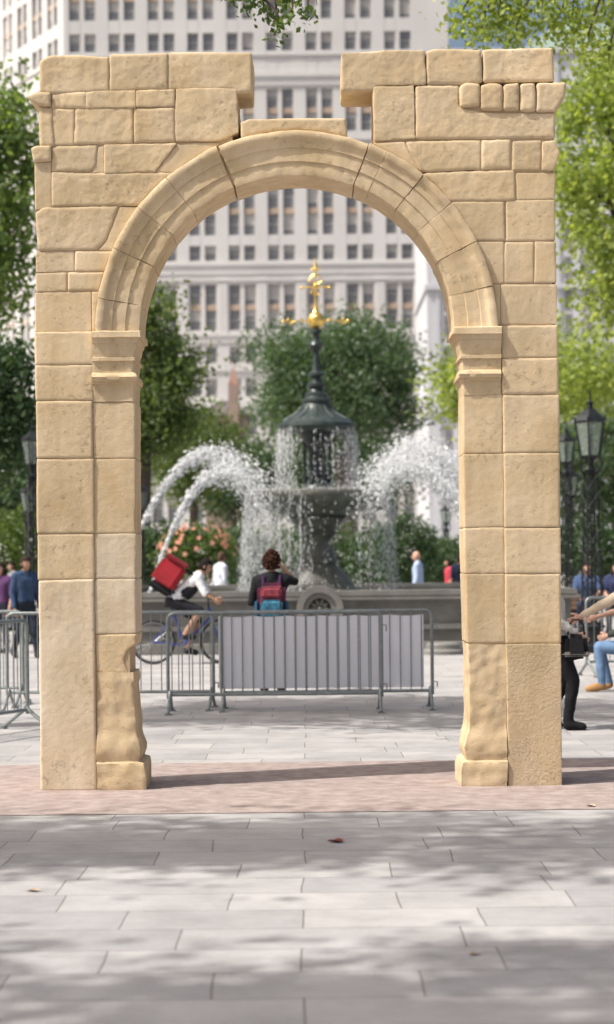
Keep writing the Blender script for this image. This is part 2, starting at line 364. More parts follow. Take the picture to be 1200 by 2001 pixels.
def person(label, loc, rot, shirt, legs, shoes=(.03, .03, .03), pose=None, s=1., sleeves='short', skin='light', hair='short', hair_col=(.03, .02, .015), face=(0, 1, 0), short=False, curl=.35, group=None, vox=.016):
    J = dict(pel=(0,0,.93), chest=(0,.01,1.30), nb=(0,0,1.44), head=(0,.035,1.595), sL=(-.18,0,1.385), sR=(.18,0,1.385), eL=(-.23,-.02,1.10), eR=(.23,-.02,1.10),
             wL=(-.235,.07,.86), wR=(.235,.07,.86), hL=(-.085,0,.89), hR=(.085,0,.89), kL=(-.095,.03,.49), kR=(.095,.03,.49), aL=(-.10,-.01,.085), aR=(.10,-.01,.085),
             tL=(-.115,.15,.035), tR=(.115,.15,.035))
    if pose: J.update(pose)
    J = {k: Vector(v) for k, v in J.items()}; X = Vector((1, 0, 0))
    wa = J['pel'].lerp(J['chest'], .5); B = []
    B.append((J['pel']-X*.06, J['pel']+X*.06, .112, .112, 'pelvis'))
    for q in (-1, 1):
        B += [(J['pel']+X*.06*q, wa+X*.055*q, .108, .096, 'torso'), (wa+X*.055*q, J['chest']+X*.075*q, .096, .105, 'torso')]
        k = 'L' if q < 0 else 'R'
        B += [(J['chest']+X*.07*q, J['s'+k], .100, .064, 'torso'), (J['nb'], J['s'+k], .06, .058, 'torso'),
              (J['s'+k], J['e'+k], .058, .044, 'upperarm'), (J['e'+k], J['w'+k], .043, .029, 'forearm'),
              (J['h'+k], J['k'+k], .092, .062, 'thigh'), (J['k'+k], J['a'+k], .060, .041, 'shin'), (J['a'+k]+Vector((0,0,-.03)), J['t'+k], .046, .036, 'foot'+k)]
    B += [(J['chest'], J['nb'], .10, .068, 'torso'), (J['nb'], J['head'], .056, .055, 'neck')]
    bm = bmesh.new()
    for a, b, ra, rb, t in B: capsule(bm, a, b, ra, rb)
    me = remesh(bm, vox); lap(me, 3)
    nf = len(me.polygons); fc = np.empty(nf*3, np.float32); me.polygons.foreach_get('center', fc); fc = fc.reshape(-1, 3)
    best = np.full(nf, 9.); lab = np.zeros(nf, int)
    for i, (a, b, ra, rb, t) in enumerate(B):
        a, b = np.array(a), np.array(b); ab = b-a; tt = np.clip(((fc-a)@ab)/max(ab@ab, 1e-8), 0, 1)
        d = np.linalg.norm(fc-(a+tt[:, None]*ab), axis=1)-(ra+(rb-ra)*tt)
        w = d < best; best[w] = d[w]; lab[w] = i
    tags = np.array([b[4] for b in B])[lab]
    rt = root('person', (0, 0, 0), label, 'person', group)
    def garment(name, keep, m, off=.010):
        g = bmesh.new(); g.from_mesh(me); g.faces.ensure_lookup_table(); g.normal_update()
        for v in g.verts:
            c = v.co; v.co = c+v.normal*(off+.006*noise.noise(c*11)+.004*noise.noise(c*26))
        bmesh.ops.delete(g, geom=[f for f, k in zip(list(g.faces), keep) if not k], context='FACES')
        if len(g.faces): mk(name, g, m, rt, True)
    tops = {'torso'} | ({'upperarm'} if sleeves in ('short', 'long') else set()) | ({'forearm'} if sleeves == 'long' else set())
    garment('shirt', np.isin(tags, list(tops)) | ((tags == 'pelvis') & (fc[:, 2] > J['pel'].z+.05)), shirt if not isinstance(shirt, tuple) else cloth(shirt), .014)
    garment('trousers', np.isin(tags, ['pelvis', 'thigh'] + ([] if short else ['shin'])), cloth(legs), .012)
    garment('shoe', tags == 'footL', cloth(shoes), .012); garment('shoe', tags == 'footR', cloth(shoes), .012)
    bb = bmesh.new(); bb.from_mesh(me)
    for f in bb.faces: f.material_index = 0
    for k, q in (('L', -1), ('R', 1)):
        d = J['w'+k]-J['e'+k]; hand(bb, J['w'+k]+d.normalized()*.02, d, (-q, .2, 0) if abs(d.normalized().x) < .8 else (0, 0, -1), curl, -q)
    M = frame(face); hb = bmesh.new(); bmesh.ops.create_uvsphere(hb, u_segments=24, v_segments=18, radius=1)
    for v in hb.verts:
        x, y, z = v.co; zz = min(0, z)
        c = Vector((x*.074*(1-.28*zz*zz), y*.094*(1-.12*zz*zz)+(.010*zz*zz if y > 0 else .012*zz*zz), z*.120))
        if y > 0:
            c.y += .024*math.exp(-((c.x/.013)**2+((c.z+.014)/.024)**2))-.008*sum(math.exp(-(((c.x-e)/.014)**2+((c.z-.012)/.011)**2)) for e in (-.031, .031))
            c.y += .007*math.exp(-((c.x/.022)**2+((c.z+.088)/.016)**2))
        v.co = c
    for q in (-1, 1):
        ball(hb, (q*.076, -.008, -.006), 1, 2, (.010, .022, .032)); ball(hb, (q*.031, .081, .012), .011, 2, mi=1)
    ball(hb, (0, .092, -.056), 1, 2, (.024, .006, .007), mi=2)
    tm = bpy.data.meshes.new('t'); hb.to_mesh(tm); hb.free(); tm.transform(Matrix.Translation(J['head']) @ M.to_4x4()); bb.from_mesh(tm); bpy.data.meshes.remove(tm)
    mk('body', bb, [SKINS[skin], EYE, LIP], rt, True)
    if hair != 'bald':
        g = bmesh.new(); k = {'short': 1.09, 'curly': 1.16, 'long': 1.08}[hair]
        bmesh.ops.create_icosphere(g, subdivisions=4, radius=1)
        for v in g.verts:
            n = v.co.copy(); a = .04 if hair != 'curly' else .13
            v.co = Vector((n.x*.077*k, n.y*.098*k-.004, n.z*.122*k+.004))*(1+a*noise.noise(n*(4 if hair != 'curly' else 6)))
        low = {'short': -.065, 'curly': -.075, 'long': -.16}[hair]
        bmesh.ops.delete(g, geom=[f for f in g.faces if not ((f.calc_center_median().z > .050 if f.calc_center_median().y > .03 else f.calc_center_median().z > low) )], context='FACES')
        if hair == 'curly':
            for i in range(190):
                n = Vector((random.gauss(0, 1), random.gauss(-.3, 1), random.gauss(.5, 1))).normalized()
                if n.z < -.4 or (n.y > .35 and n.z < .45): continue
                k_ = random.uniform(.98, 1.22); ball(g, (n.x*.100*k_, n.y*.114*k_, n.z*.144*k_+.006), random.uniform(.010, .022), 1)
        if hair == 'long':
            for i in range(14):
                a = math.pi+math.pi*i/13; p = Vector((.075*math.cos(a), .085*math.sin(a), .0)); tube(g, [p, p*1.08+Vector((0,0,-.12)), p*1.0+Vector((0,0,-.24))], [.022, .022, .008], 6)
        ho = mk('hair', g, cloth(hair_col), rt, True); ho.data.transform(Matrix.Translation(J['head']) @ M.to_4x4())
    bpy.data.meshes.remove(me)
    rt.location = loc; rt.rotation_euler = (0, 0, rot); rt.scale = (s, s, s)
    return rt
def gx(px, Y, py=1250): return P(px, py, Y).x
Yp = 24.0; xp = gx(531, Yp, 1150)
person('person seen from behind in black t-shirt raising an arm, wearing a red and teal backpack', (xp, Yp, 0), 0, (.02,.02,.023), (.03,.035,.05),
       pose=dict(eR=(.285,.06,1.375), wR=(.13,.20,1.56), eL=(-.25,.02,1.12), wL=(-.12,.22,1.27), head=(.0,.05,1.60), sR=(.18,.02,1.40)), s=1.02, hair='curly', hair_col=(.05,.022,.014), skin='mid', face=(.1,1,-.02), curl=.6)
ph = bmesh.new(); box(ph, -.036, .036, -.005, .005, -.07, .07)
bmesh.ops.bevel(ph, geom=ph.edges[:], offset=.004, segments=2, affect='EDGES')
o = mk('phone', ph, mat('phone_black', (.02,.02,.022), .25)); o.location = (xp+.06, Yp+.31, 1.69); tag(o, 'small black phone held up in front of the curly haired person', 'phone')
bp = root('backpack', (0, 0, 0), 'patterned red, teal and purple backpack worn over a black t-shirt', 'backpack')
def rbox(x0, x1, y0, y1, z0, z1, bev=.03, seg=3):
    b = bmesh.new(); box(b, x0, x1, y0, y1, z0, z1); bmesh.ops.bevel(b, geom=b.edges[:], offset=bev, segments=seg, affect='EDGES'); return b
mk('main_pocket', rbox(-.18, .18, -.31, -.12, .92, 1.39, .06), mat('pack_purple', (.04,.02,.06), .7, 0, .4, 14, col2=(.22,.025,.06)), bp, True)
mk('front_pocket', rbox(-.14, .14, -.37, -.28, .95, 1.18, .035), mat('pack_teal', (.02,.09,.17), .7, 0, .3, 18, col2=(.06,.28,.40)), bp, True)
mk('top_pocket', rbox(-.13, .13, -.345, -.27, 1.20, 1.34, .03), mat('pack_red', (.25,.02,.04), .7, 0, .3, 20, col2=(.42,.08,.10)), bp, True)
mk('side_pocket', rbox(-.215, -.16, -.27, -.15, .95, 1.17, .02), cloth((.04,.14,.24)), bp, True); mk('side_pocket', rbox(.16, .215, -.27, -.15, .95, 1.17, .02), cloth((.04,.14,.24)), bp, True)
for q in (-1, 1):
    b = bmesh.new(); tube(b, [(q*.10,-.14,1.36),(q*.11,-.05,1.475),(q*.115,.09,1.44),(q*.13,.155,1.30),(q*.14,.10,1.08),(q*.14,-.12,.98)], .02, 8); mk('strap', b, cloth((.05,.02,.06)), bp, True)
b = bmesh.new(); tube(b, [(-.04,-.2,1.38),(-.03,-.2,1.42),(.03,-.2,1.42),(.04,-.2,1.38)], .008, 8); mk('handle', b, cloth((.02,.02,.02)), bp, True)
bp.location = (xp, Yp, 0)
person('person in a white shirt standing left of the fountain beyond the basin', (gx(431, 44.6, 1110), 44.6, 0), R(-60), (.66,.69,.78), (.08,.09,.12), sleeves='long', hair='short', hair_col=(.10,.06,.04), s=1.08, face=(-.3,1,0), vox=.02)
person('bald person in a light blue shirt standing right of the fountain', (gx(817, 46, 1110), 46, 0), R(75), (.42,.52,.72), (.05,.05,.07), sleeves='long', hair='bald', s=1.07, vox=.02)
person('person in a pinkish red top walking behind the fountain at its right', (gx(877, 56, 1110), 56, 0), R(100), (.55,.07,.10), (.04,.04,.06), hair='long', s=.95, vox=.02)
person('person in a dark navy top behind the fountain, next to the right pillar', (gx(898, 54, 1110), 54, 0), R(10), (.03,.035,.07), (.03,.03,.04), s=1.0, vox=.02)
walk = dict(kL=(-.09,.16,.50), aL=(-.1,.22,.09), tL=(-.11,.37,.06), kR=(.09,-.04,.49), aR=(.1,-.26,.13), tR=(.11,-.14,.04))
person('person in a denim blue shirt walking at the far left behind the barriers', (gx(49, 33, 1150), 33, 0), R(215), (.045,.075,.14), (.025,.03,.045), sleeves='long', s=1.03, skin='mid', pose=walk, vox=.018)
person('person in a dark purple top at the left edge behind the barriers', (gx(4, 35, 1150), 35, 0), R(150), (.09,.04,.11), (.03,.03,.05), s=.97, hair='long', vox=.018)
person('person in a pale top at the far left beside the lamp post', (gx(26, 46, 1150), 46, 0), R(120), (.25,.24,.26), (.05,.06,.09), s=.98, vox=.02)
strm = bpy.data.materials.new('striped_top'); strm.use_nodes = True
nt = strm.node_tree; w = nt.nodes.new('ShaderNodeTexWave'); w.bands_direction = 'Z'; w.inputs['Scale'].default_value = 19; w.inputs['Distortion'].default_value = 2.5; tc = nt.nodes.new('ShaderNodeTexCoord')
r = nt.nodes.new('ShaderNodeValToRGB'); r.color_ramp.elements[0].color = (.24,.23,.23,1); r.color_ramp.elements[1].position = .5; r.color_ramp.elements[1].color = (.58,.55,.51,1)
nt.links.new(tc.outputs['Object'], w.inputs['Vector']); nt.links.new(w.outputs['Fac'], r.inputs['Fac']); nt.links.new(r.outputs['Color'], nt.nodes['Principled BSDF'].inputs['Base Color'])
Yw = 18.5; xw = gx(1087, Yw, 1300)
person('person in pale striped top and black trousers stepping out from behind the right pillar', (xw, Yw, 0), R(-90), strm, (.014,.014,.016), shoes=(.015,.015,.015), s=.95, hair='long', sleeves='long',
       pose=dict(chest=(0,-.03,1.30), nb=(0,-.07,1.44), head=(0,-.09,1.595), sL=(-.18,-.05,1.385), sR=(.18,-.05,1.385), kR=(.09,.16,.50), aR=(.10,.10,.085), tR=(.11,.25,.035), kL=(-.09,.10,.49), aL=(-.1,-.10,.10), tL=(-.11,.04,.035), eR=(.22,.0,1.12), wR=(.20,.17,1.0), eL=(-.21,-.06,1.12), wL=(-.22,.0,.86)))
hb_ = root('handbag', (0, 0, 0), 'black handbag with a pale patterned band held by the person in black trousers', 'bag')
b = rbox(-.11, .11, -.055, .055, .0, .25, .05, 4); bmesh.ops.subdivide_edges(b, edges=b.edges[:], cuts=2, use_grid_fill=True)
for v in b.verts: v.co.x *= 1+.28*(1-v.co.z/.25)-.1; v.co.y += .02*noise.noise(v.co*9); v.co.z += .02*noise.noise(v.co*7)
mk('bag_body', b, cloth((.018,.018,.02)), hb_, True)
mk('patterned_band', rbox(-.132, .132, -.066, .066, .03, .075, .02), mat('bag_band', (.06,.055,.05), .8, 0, .5, 60, col2=(.32,.30,.27)), hb_, True)
b = bmesh.new(); tube(b, [(-.08,0,.24),(-.07,0,.33),(-.03,0,.385),(.03,0,.385),(.07,0,.33),(.08,0,.24)], .009, 8); mk('handle', b, cloth((.015,.015,.017)), hb_, True)
hb_.location = (gx(1120, Yw, 1260), Yw-.22, H-(1292-1090)/F*Yw)
Yb = 19.6; xb = gx(1240, Yb, 1200)
person('person in a beige shirt at the right edge with one arm stretched out', (xb, Yb, 0), R(90), (.62,.50,.37), (.10,.10,.11), sleeves='long', s=1.0, hair='short',
       pose=dict(eL=(-.2,.28,1.23), wL=(-.16,.55,1.085), sL=(-.18,.03,1.37)), face=(0,1,-.2), curl=.3)
Yr = 20.4; xr = gx(1268, Yr, 1200)
person('person in a magenta top at the right edge holding out a bare forearm', (xr, Yr, 0), R(90), (.50,.04,.13), (.04,.05,.09), sleeves='short', s=.97, hair='long',
       pose=dict(eL=(-.2,.30,1.16), wL=(-.16,.57,1.08), sL=(-.18,.05,1.34)), curl=.3)
Yj = 23.6; xj = gx(1246, Yj, 1260)
sit = dict(pel=(0,0,.55), chest=(0,.04,.93), nb=(0,.03,1.07), head=(0,.08,1.225), sL=(-.18,.03,1.02), sR=(.18,.03,1.02), eL=(-.23,.12,.78), eR=(.23,.12,.78), wL=(-.15,.34,.70), wR=(.15,.34,.70),
           hL=(-.09,.04,.53), hR=(.09,.04,.53), kL=(-.12,.47,.55), kR=(.12,.47,.55), aL=(-.12,.44,.10), aR=(.12,.36,.10), tL=(-.14,.61,.035), tR=(.14,.53,.035))
sitb = dict(sit, chest=(0,-.04,.93), nb=(0,-.06,1.07), head=(0,-.02,1.225), sL=(-.18,-.05,1.02), sR=(.18,-.05,1.02))
person('seated person in blue jeans and tan boots at the right edge', (xj, Yj, 0), R(80), (.05,.06,.05), (.16,.26,.42), shoes=(.42,.24,.10), pose=sitb, sleeves='long')
WOODB = mat('bench_wood', (.20,.13,.08), .6, 0, .3, 6); IRON = mat('black_iron', (.014,.016,.017), .45, .3, .3, 8)
def bench(label, x, y, rz, L=1.6, group=None):
    t = root('park_bench', (0, 0, 0), label, 'bench', group)
    b = bmesh.new()
    for k in range(4): box(b, -L/2, L/2, -.20+k*.105, -.11+k*.105, .405, .435)
    mk('seat', b, WOODB, t)
    b = bmesh.new()
    for k in range(4): box(b, -L/2, L/2, -.27-.02*k, -.24-.02*k, .52+k*.10, .60+k*.10)
    mk('backrest', b, WOODB, t)
    for q in (-1, 1):
        b = bmesh.new(); x0 = q*(L/2-.12)
        tube(b, [(x0,-.34,.90),(x0,-.26,.45),(x0,-.30,.0)], .02, 6); tube(b, [(x0,-.26,.40),(x0,.22,.40),(x0,.24,.0)], .02, 6); tube(b, [(x0,-.28,.62),(x0,.20,.62),(x0,.22,.40)], .015, 6)
        mk('leg', b, IRON, t)
    t.location = (x, y, 0); t.rotation_euler = (0, 0, rz); return t
bench('wooden slatted bench at the right edge under the person in jeans', xj, Yj, R(80))
Ys = 41; xs = gx(1152, Ys, 1140)
bench('wooden slatted bench far right near the lamp posts with two people seated', xs+.25, Ys, R(170), 2.0)
person('seated person in a blue shirt far right on the bench, left one of two', (xs-.05, Ys, 0), R(170), (.07,.11,.22), (.04,.05,.09), pose=sit, vox=.02, s=1.15)
person('seated person in a navy shirt far right on the bench, right one of two', (xs+.60, Ys, 0), R(165), (.04,.05,.11), (.12,.12,.14), pose=sit, vox=.02, s=1.15, hair='long')
# cyclist
Yc = 30.7; xc = gx(366, Yc, 1200)
CY_ = dict(pel=(0,-.22,.98), chest=(0,.10,1.27), nb=(0,.20,1.37), head=(0,.29,1.50), sL=(-.18,.17,1.31), sR=(.18,.17,1.31), eL=(-.24,.30,1.08), eR=(.24,.30,1.08), wL=(-.25,.40,1.015), wR=(.25,.40,1.015),
           hL=(-.09,-.18,.95), hR=(.09,-.18,.95), kL=(-.10,.16,.66), kR=(.10,.20,.82), aL=(-.11,-.02,.24), aR=(.11,-.03,.47), tL=(-.12,.12,.17), tR=(.12,.11,.42))
person('cyclist in a white shirt with black waist vest and dark shorts riding a blue bicycle', (xc, Yc, 0), R(-90), (.70,.71,.73), (.025,.025,.03), pose=CY_, short=True, skin='mid', hair_col=(.012,.009,.008), face=(.1,1,-.3), curl=.75, s=1.05)
b = bmesh.new()
for q in (-.07, .07):
    tube(b, [(q,-.06,1.06),(q,.06,1.17),(q,.15,1.26)], [.115,.118,.085], 14)
o = mk('vest', remesh(b, .016), cloth((.02,.02,.025)), None, True); lap(o.data, 3)
o.location = (xc, Yc, 0); o.rotation_euler = (0, 0, R(-90)); o.scale = (1.05,)*3; tag(o, 'black vest worn low by the cyclist over a white shirt', 'vest')
bk = root('bicycle', (0, 0, 0), 'blue city bicycle being ridden in front of the fountain basin', 'bicycle')
BLUE = mat('bike_blue', (.03,.05,.30), .35); RUB = mat('rubber', (.015,.015,.015), .8); STEEL = mat('bright_steel', (.35,.35,.37), .35, .9)
def torus(bm, c, Rr, r, n=40, m=8):
    rings = []
    for i in range(n):
        a = 2*math.pi*i/n
        rings.append([bm.verts.new(Vector(c)+Vector((0, math.cos(a)*(Rr+r*math.cos(2*math.pi*k/m)), math.sin(a)*(Rr+r*math.cos(2*math.pi*k/m))))+Vector((r*math.sin(2*math.pi*k/m), 0, 0))) for k in range(m)])
    for i in range(n):
        for k in range(m): bm.faces.new((rings[i][k], rings[(i+1) % n][k], rings[(i+1) % n][(k+1) % m], rings[i][(k+1) % m]))
for cy in (-.53, .53):
    b = bmesh.new(); lathe(b, [(.0,-.03),(.025,-.03),(.025,.03),(.0,.03)], seg=12)
    bmesh.ops.rotate(b, verts=b.verts[:], matrix=Matrix.Rotation(R(90), 3, 'Y'), cent=(0,0,0)); bmesh.ops.translate(b, verts=b.verts[:], vec=(0, cy, .345))
    wh = mk('wheel', b, STEEL, bk)
    b = bmesh.new(); torus(b, (0, cy, .345), .325, .019); mk('tyre', b, RUB, wh, True)
    b = bmesh.new(); torus(b, (0, cy, .345), .302, .009); mk('rim', b, STEEL, wh, True)
    b = bmesh.new()
    for k in range(20):
        a = 2*math.pi*k/20; tube(b, [((-1)**k*.02, cy, .345), (0, cy+.3*math.cos(a), .345+.3*math.sin(a))], .0022, 4)
    mk('spokes', b, STEEL, wh)
b = bmesh.new()
for p, q, r_ in [((0,-.06,.29),(0,-.22,.84),.017), ((0,-.06,.29),(0,.36,.72),.02), ((0,-.20,.76),(0,.34,.80),.017), ((.05,-.53,.345),(.02,-.06,.29),.009), ((-.05,-.53,.345),(-.02,-.06,.29),.009),
                 ((.05,-.53,.345),(.01,-.20,.77),.008), ((-.05,-.53,.345),(-.01,-.20,.77),.008), ((0,.38,.66),(0,.33,.88),.02)]: tube(b, [p, q], r_, 8)
mk('bike_frame', b, BLUE, bk, True)
b = bmesh.new(); 
for q in (-1, 1): tube(b, [(q*.05,.375,.67),(q*.055,.45,.48),(q*.05,.53,.345)], .011, 8)
tube(b, [(-.055,.375,.675),(.055,.375,.675)], .014, 8); mk('fork', b, BLUE, bk, True)
b = bmesh.new(); tube(b, [(0,.33,.86),(0,.32,1.0)], .012, 8); tube(b, [(-.29,.38,1.0),(-.2,.40,1.0),(-.05,.33,1.0),(.05,.33,1.0),(.2,.40,1.0),(.29,.38,1.0)], .012, 8); mk('handlebar', b, IRON, bk, True)
b = bmesh.new(); ball(b, (0,-.27,.90), 1, 2, (.075,.10,.03)); ball(b, (0,-.15,.905), 1, 2, (.03,.10,.025)); tube(b, [(0,-.21,.80),(0,-.235,.89)], .012, 8); mk('saddle', b, RUB, bk, True)
b = bmesh.new(); torus(b, (.045,-.06,.29), .085, .007, 24, 6); tube(b, [(.06,-.06,.29),(.06,-.04,.42)], .01, 6); tube(b, [(-.06,-.06,.29),(-.06,-.08,.15)], .01, 6); box(b, .06,.15,-.08,.0,.415,.435); box(b, -.15,-.06,-.12,-.04,.14,.16); mk('crank', b, STEEL, bk)
bk.location = (xc, Yc, 0); bk.rotation_euler = (0, 0, R(-90)); bk.scale = (1.05,)*3
db = root('delivery_backpack', (0, 0, 0), 'red boxy delivery backpack with white piping and black underside on the back of the cyclist', 'bag')
REDB = mat('delivery_red', (.36,.014,.024), .6, 0, .3, 5); REDD = mat('delivery_dark_red', (.22,.01,.017), .6, 0, .2, 6)
b = rbox(-.21,.21,-.34,.0,-.18,.22,.055,4)
for v in b.verts: v.co += v.co.normalized()*.018*noise.noise(v.co*6)
mk('box_body', b, REDB, db, True)
b = bmesh.new()
tube(b, [(-.19,-.346,.15),(.19,-.346,.15)], .008, 6); mk('piping', b, cloth((.8,.78,.78)), db)
mk('lid', rbox(-.205,.205,-.335,.0,.19,.25,.025), REDD, db, True); mk('front_panel', rbox(-.15,.15,-.358,-.33,-.14,.10,.012), REDD, db, True)
mk('underside', rbox(-.212,.212,-.345,.004,-.25,-.15,.04), cloth((.02,.02,.022)), db, True)
for q in (-1, 1):
    b = bmesh.new(); tube(b, [(q*.12,-.0,.18),(q*.13,.12,.18),(q*.14,.22,.08),(q*.13,.17,-.12),(q*.12,.0,-.16)], .016, 8); mk('strap', b, cloth((.02,.02,.022)), db, True)
db.location = (xc-.12, Yc, 1.33); db.scale = (1.22,)*3; db.rotation_euler = (Matrix.Rotation(R(-90), 3, 'Z') @ Matrix.Rotation(R(-33), 3, 'X')).to_euler()
# ------------------------------------------------------------------ ground
def paving():
    m = bpy.data.materials.new('bluestone_paving'); m.use_nodes = True; nt = m.node_tree; b = nt.nodes['Principled BSDF']; b.inputs['Roughness'].default_value = .85
    b.inputs['Specular IOR Level'].default_value = .2
    tc = nt.nodes.new('ShaderNodeTexCoord'); wv = nt.nodes.new('ShaderNodeTexNoise'); wv.inputs['Scale'].default_value = .8
    nt.links.new(tc.outputs['Object'], wv.inputs['Vector'])
    ad = nt.nodes.new('ShaderNodeVectorMath'); ad.operation = 'MULTIPLY_ADD'; ad.inputs[1].default_value = (.07, .07, 0)
    nt.links.new(wv.outputs['Color'], ad.inputs[0]); nt.links.new(tc.outputs['Object'], ad.inputs[2])
    br = nt.nodes.new('ShaderNodeTexBrick'); br.inputs['Scale'].default_value = 1; br.inputs['Brick Width'].default_value = .84; br.inputs['Row Height'].default_value = .46
    br.inputs['Mortar Size'].default_value = .006; br.inputs['Mortar Smooth'].default_value = .7; br.offset = .43; br.squash = 1.5; br.squash_frequency = 3
    br.inputs['Color1'].default_value = (.435, .415, .40, 1); br.inputs['Color2'].default_value = (.335, .325, .32, 1); br.inputs['Mortar'].default_value = (.20, .18, .165, 1)
    nt.links.new(ad.outputs[0], br.inputs['Vector'])
    n = nt.nodes.new('ShaderNodeTexNoise'); n.inputs['Scale'].default_value = 1.3; n.inputs['Detail'].default_value = 10; n.inputs['Roughness'].default_value = .74; nt.links.new(tc.outputs['Object'], n.inputs['Vector'])
    mr = nt.nodes.new('ShaderNodeMapRange'); mr.inputs[1].default_value = .3; mr.inputs[2].default_value = .7; mr.inputs[3].default_value = .72; mr.inputs[4].default_value = 1.15; nt.links.new(n.outputs['Fac'], mr.inputs[0])
    hs = nt.nodes.new('ShaderNodeHueSaturation'); nt.links.new(br.outputs['Color'], hs.inputs['Color']); nt.links.new(mr.outputs[0], hs.inputs['Value']); nt.links.new(hs.outputs['Color'], b.inputs['Base Color'])
    n2 = nt.nodes.new('ShaderNodeTexNoise'); n2.inputs['Scale'].default_value = 40; n2.inputs['Detail'].default_value = 6; nt.links.new(tc.outputs['Object'], n2.inputs['Vector'])
    ma = nt.nodes.new('ShaderNodeMath'); ma.operation = 'MULTIPLY_ADD'; ma.inputs[1].default_value = -1.5; nt.links.new(br.outputs['Fac'], ma.inputs[0]); nt.links.new(n2.outputs['Fac'], ma.inputs[2])
    bp_ = nt.nodes.new('ShaderNodeBump'); bp_.inputs['Strength'].default_value = .3; bp_.inputs['Distance'].default_value = .008; nt.links.new(ma.outputs[0], bp_.inputs['Height']); nt.links.new(bp_.outputs['Normal'], b.inputs['Normal'])
    return m
b = bmesh.new(); v = [b.verts.new(p) for p in ((-900,-60,0),(900,-60,0),(900,1500,0),(-900,1500,0))]; b.faces.new(v)
tag(mk('ground', b, paving()), 'pale bluestone paving slabs across the plaza', 'ground', kind='structure')
b = bmesh.new(); v = [b.verts.new(p) for p in ((-30,12.55,.004),(30,12.75,.004),(30,15.85,.004),(-30,15.7,.004))]; b.faces.new(v)
tag(mk('path', b, mat('pink_gravel', (.34,.265,.24), .95, 0, .22, 7, .6, 160, .1, col2=(.44,.365,.335))), 'pink gravel strip running under the stone arch', 'path', kind='structure')
# ------------------------------------------------------------------ barriers
GALV = mat('galvanised_steel', (.25,.275,.27), .42, .5, .2, 12)
def barrier(L, label=None):
    t = root('crowd_barrier', (0, 0, 0), label, 'barrier', 'steel crowd barriers round the arch'); h = L/2; r = .08
    b = bmesh.new(); pts = []
    for cx_, cz, a0 in ((h-r, 1.1-r, 0), (-h+r, 1.1-r, 90)):
        for k in range(6): a = R(a0+90*k/5); pts.append((cx_+r*math.cos(a), 0, cz+r*math.sin(a)))
    pts = [(h,0,.16)]+pts+[(-h,0,.16)]
    tube(b, pts, .02, 10); tube(b, [(-h,0,.20),(h,0,.20)], .018, 8)
    mk('frame', b, GALV, t, True)
    b = bmesh.new(); n = int(L/.115)
    for k in range(1, n): x = -h+L*k/n; tube(b, [(x,0,.20),(x,0,1.09)], .0068, 6)
    mk('bar_panel', b, GALV, t, True)
    for q in (-1, 1):
        b = bmesh.new(); x = q*(h-.02)
        for s in (-1, 1): tube(b, [(x,0,.24),(x,s*.04,.19),(x,s*.26,.035),(x,s*.33,.02)], [.02,.02,.018,.014], 8)
        box(b, x-.035, x+.035, -.35, -.25, 0, .018); box(b, x-.035, x+.035, .25, .35, 0, .018)
        mk('foot', b, GALV, t, True)
    b = bmesh.new(); tube(b, [(h+.02,0,.95),(h+.055,0,.95),(h+.055,0,.88)], .008, 6); mk('hook', b, GALV, t)
    b = bmesh.new(); tube(b, [(h+.02,0,.30),(h+.055,0,.30),(h+.055,0,.24)], .008, 6); mk('hook', b, GALV, t)
    return t
proto = barrier(2.36)
def put(o, p, q, label):
    p, q = Vector(p), Vector(q); o.location = ((p.x+q.x)/2, (p.y+q.y)/2, 0); o.rotation_euler = (0, 0, math.atan2(q.y-p.y, q.x-p.x)); o['label'] = label
def bx_(px, Y, py=1300): return (gx(px, Y, py), Y, 0)
put(proto, bx_(328, 20.95), bx_(746, 20.95), 'steel barrier standing nearest in the arch opening, its left end bare of banner')
put(copy_tree(proto), bx_(431.5, 21.25), bx_(846, 21.25), 'steel barrier carrying the white banner, ending by the right of the opening')
put(copy_tree(proto), bx_(10, 21.6), bx_(421, 21.45), 'steel barrier running left behind the left pillar')
put(copy_tree(proto), (gx(52, 19.0)-1.02, 16.95, 0), bx_(54, 19.1), 'steel barrier angled at the left edge of the view')
put(copy_tree(proto), bx_(-330, 22.6), bx_(40, 22.4), 'steel barrier behind the angled one at the left edge')
put(copy_tree(proto), bx_(1134, 26.5), bx_(1455, 27.2), 'steel barrier at the right edge behind the seated person')
nx, nz = 60, 20; a = bx_(428, 21.3); c = bx_(828, 21.3); vs = []; fs = []
for j in range(nz+1):
    for i in range(nx+1):
        u, w_ = i/nx, j/nz
        vs.append((a[0]+(c[0]-a[0])*u, 21.2615+.002*(1+math.sin(u*17+w_*2))+.008*w_*w_*abs(math.sin(u*5)), 1.055-w_*.815-.012*(1-w_)*abs(math.sin(u*math.pi*6))))
for j in range(nz):
    for i in range(nx): k = j*(nx+1)+i; fs.append((k, k+1, k+nx+2, k+nx+1))
BAN = mat('white_banner', (.86,.85,.89), .7)
nt = BAN.node_tree; tl = nt.nodes.new('ShaderNodeBsdfTranslucent'); tl.inputs['Color'].default_value = (.86,.85,.89,1); mxs = nt.nodes.new('ShaderNodeMixShader'); mxs.inputs[0].default_value = .25
nt.links.new(nt.nodes['Principled BSDF'].outputs[0], mxs.inputs[1]); nt.links.new(tl.outputs[0], mxs.inputs[2]); nt.links.new(mxs.outputs[0], nt.nodes['Material Output'].inputs['Surface'])
tag(mk('banner', np_mesh('banner', np.array(vs), np.array(fs)), BAN, None, True), 'blank white fabric banner hung along the steel barriers', 'banner')
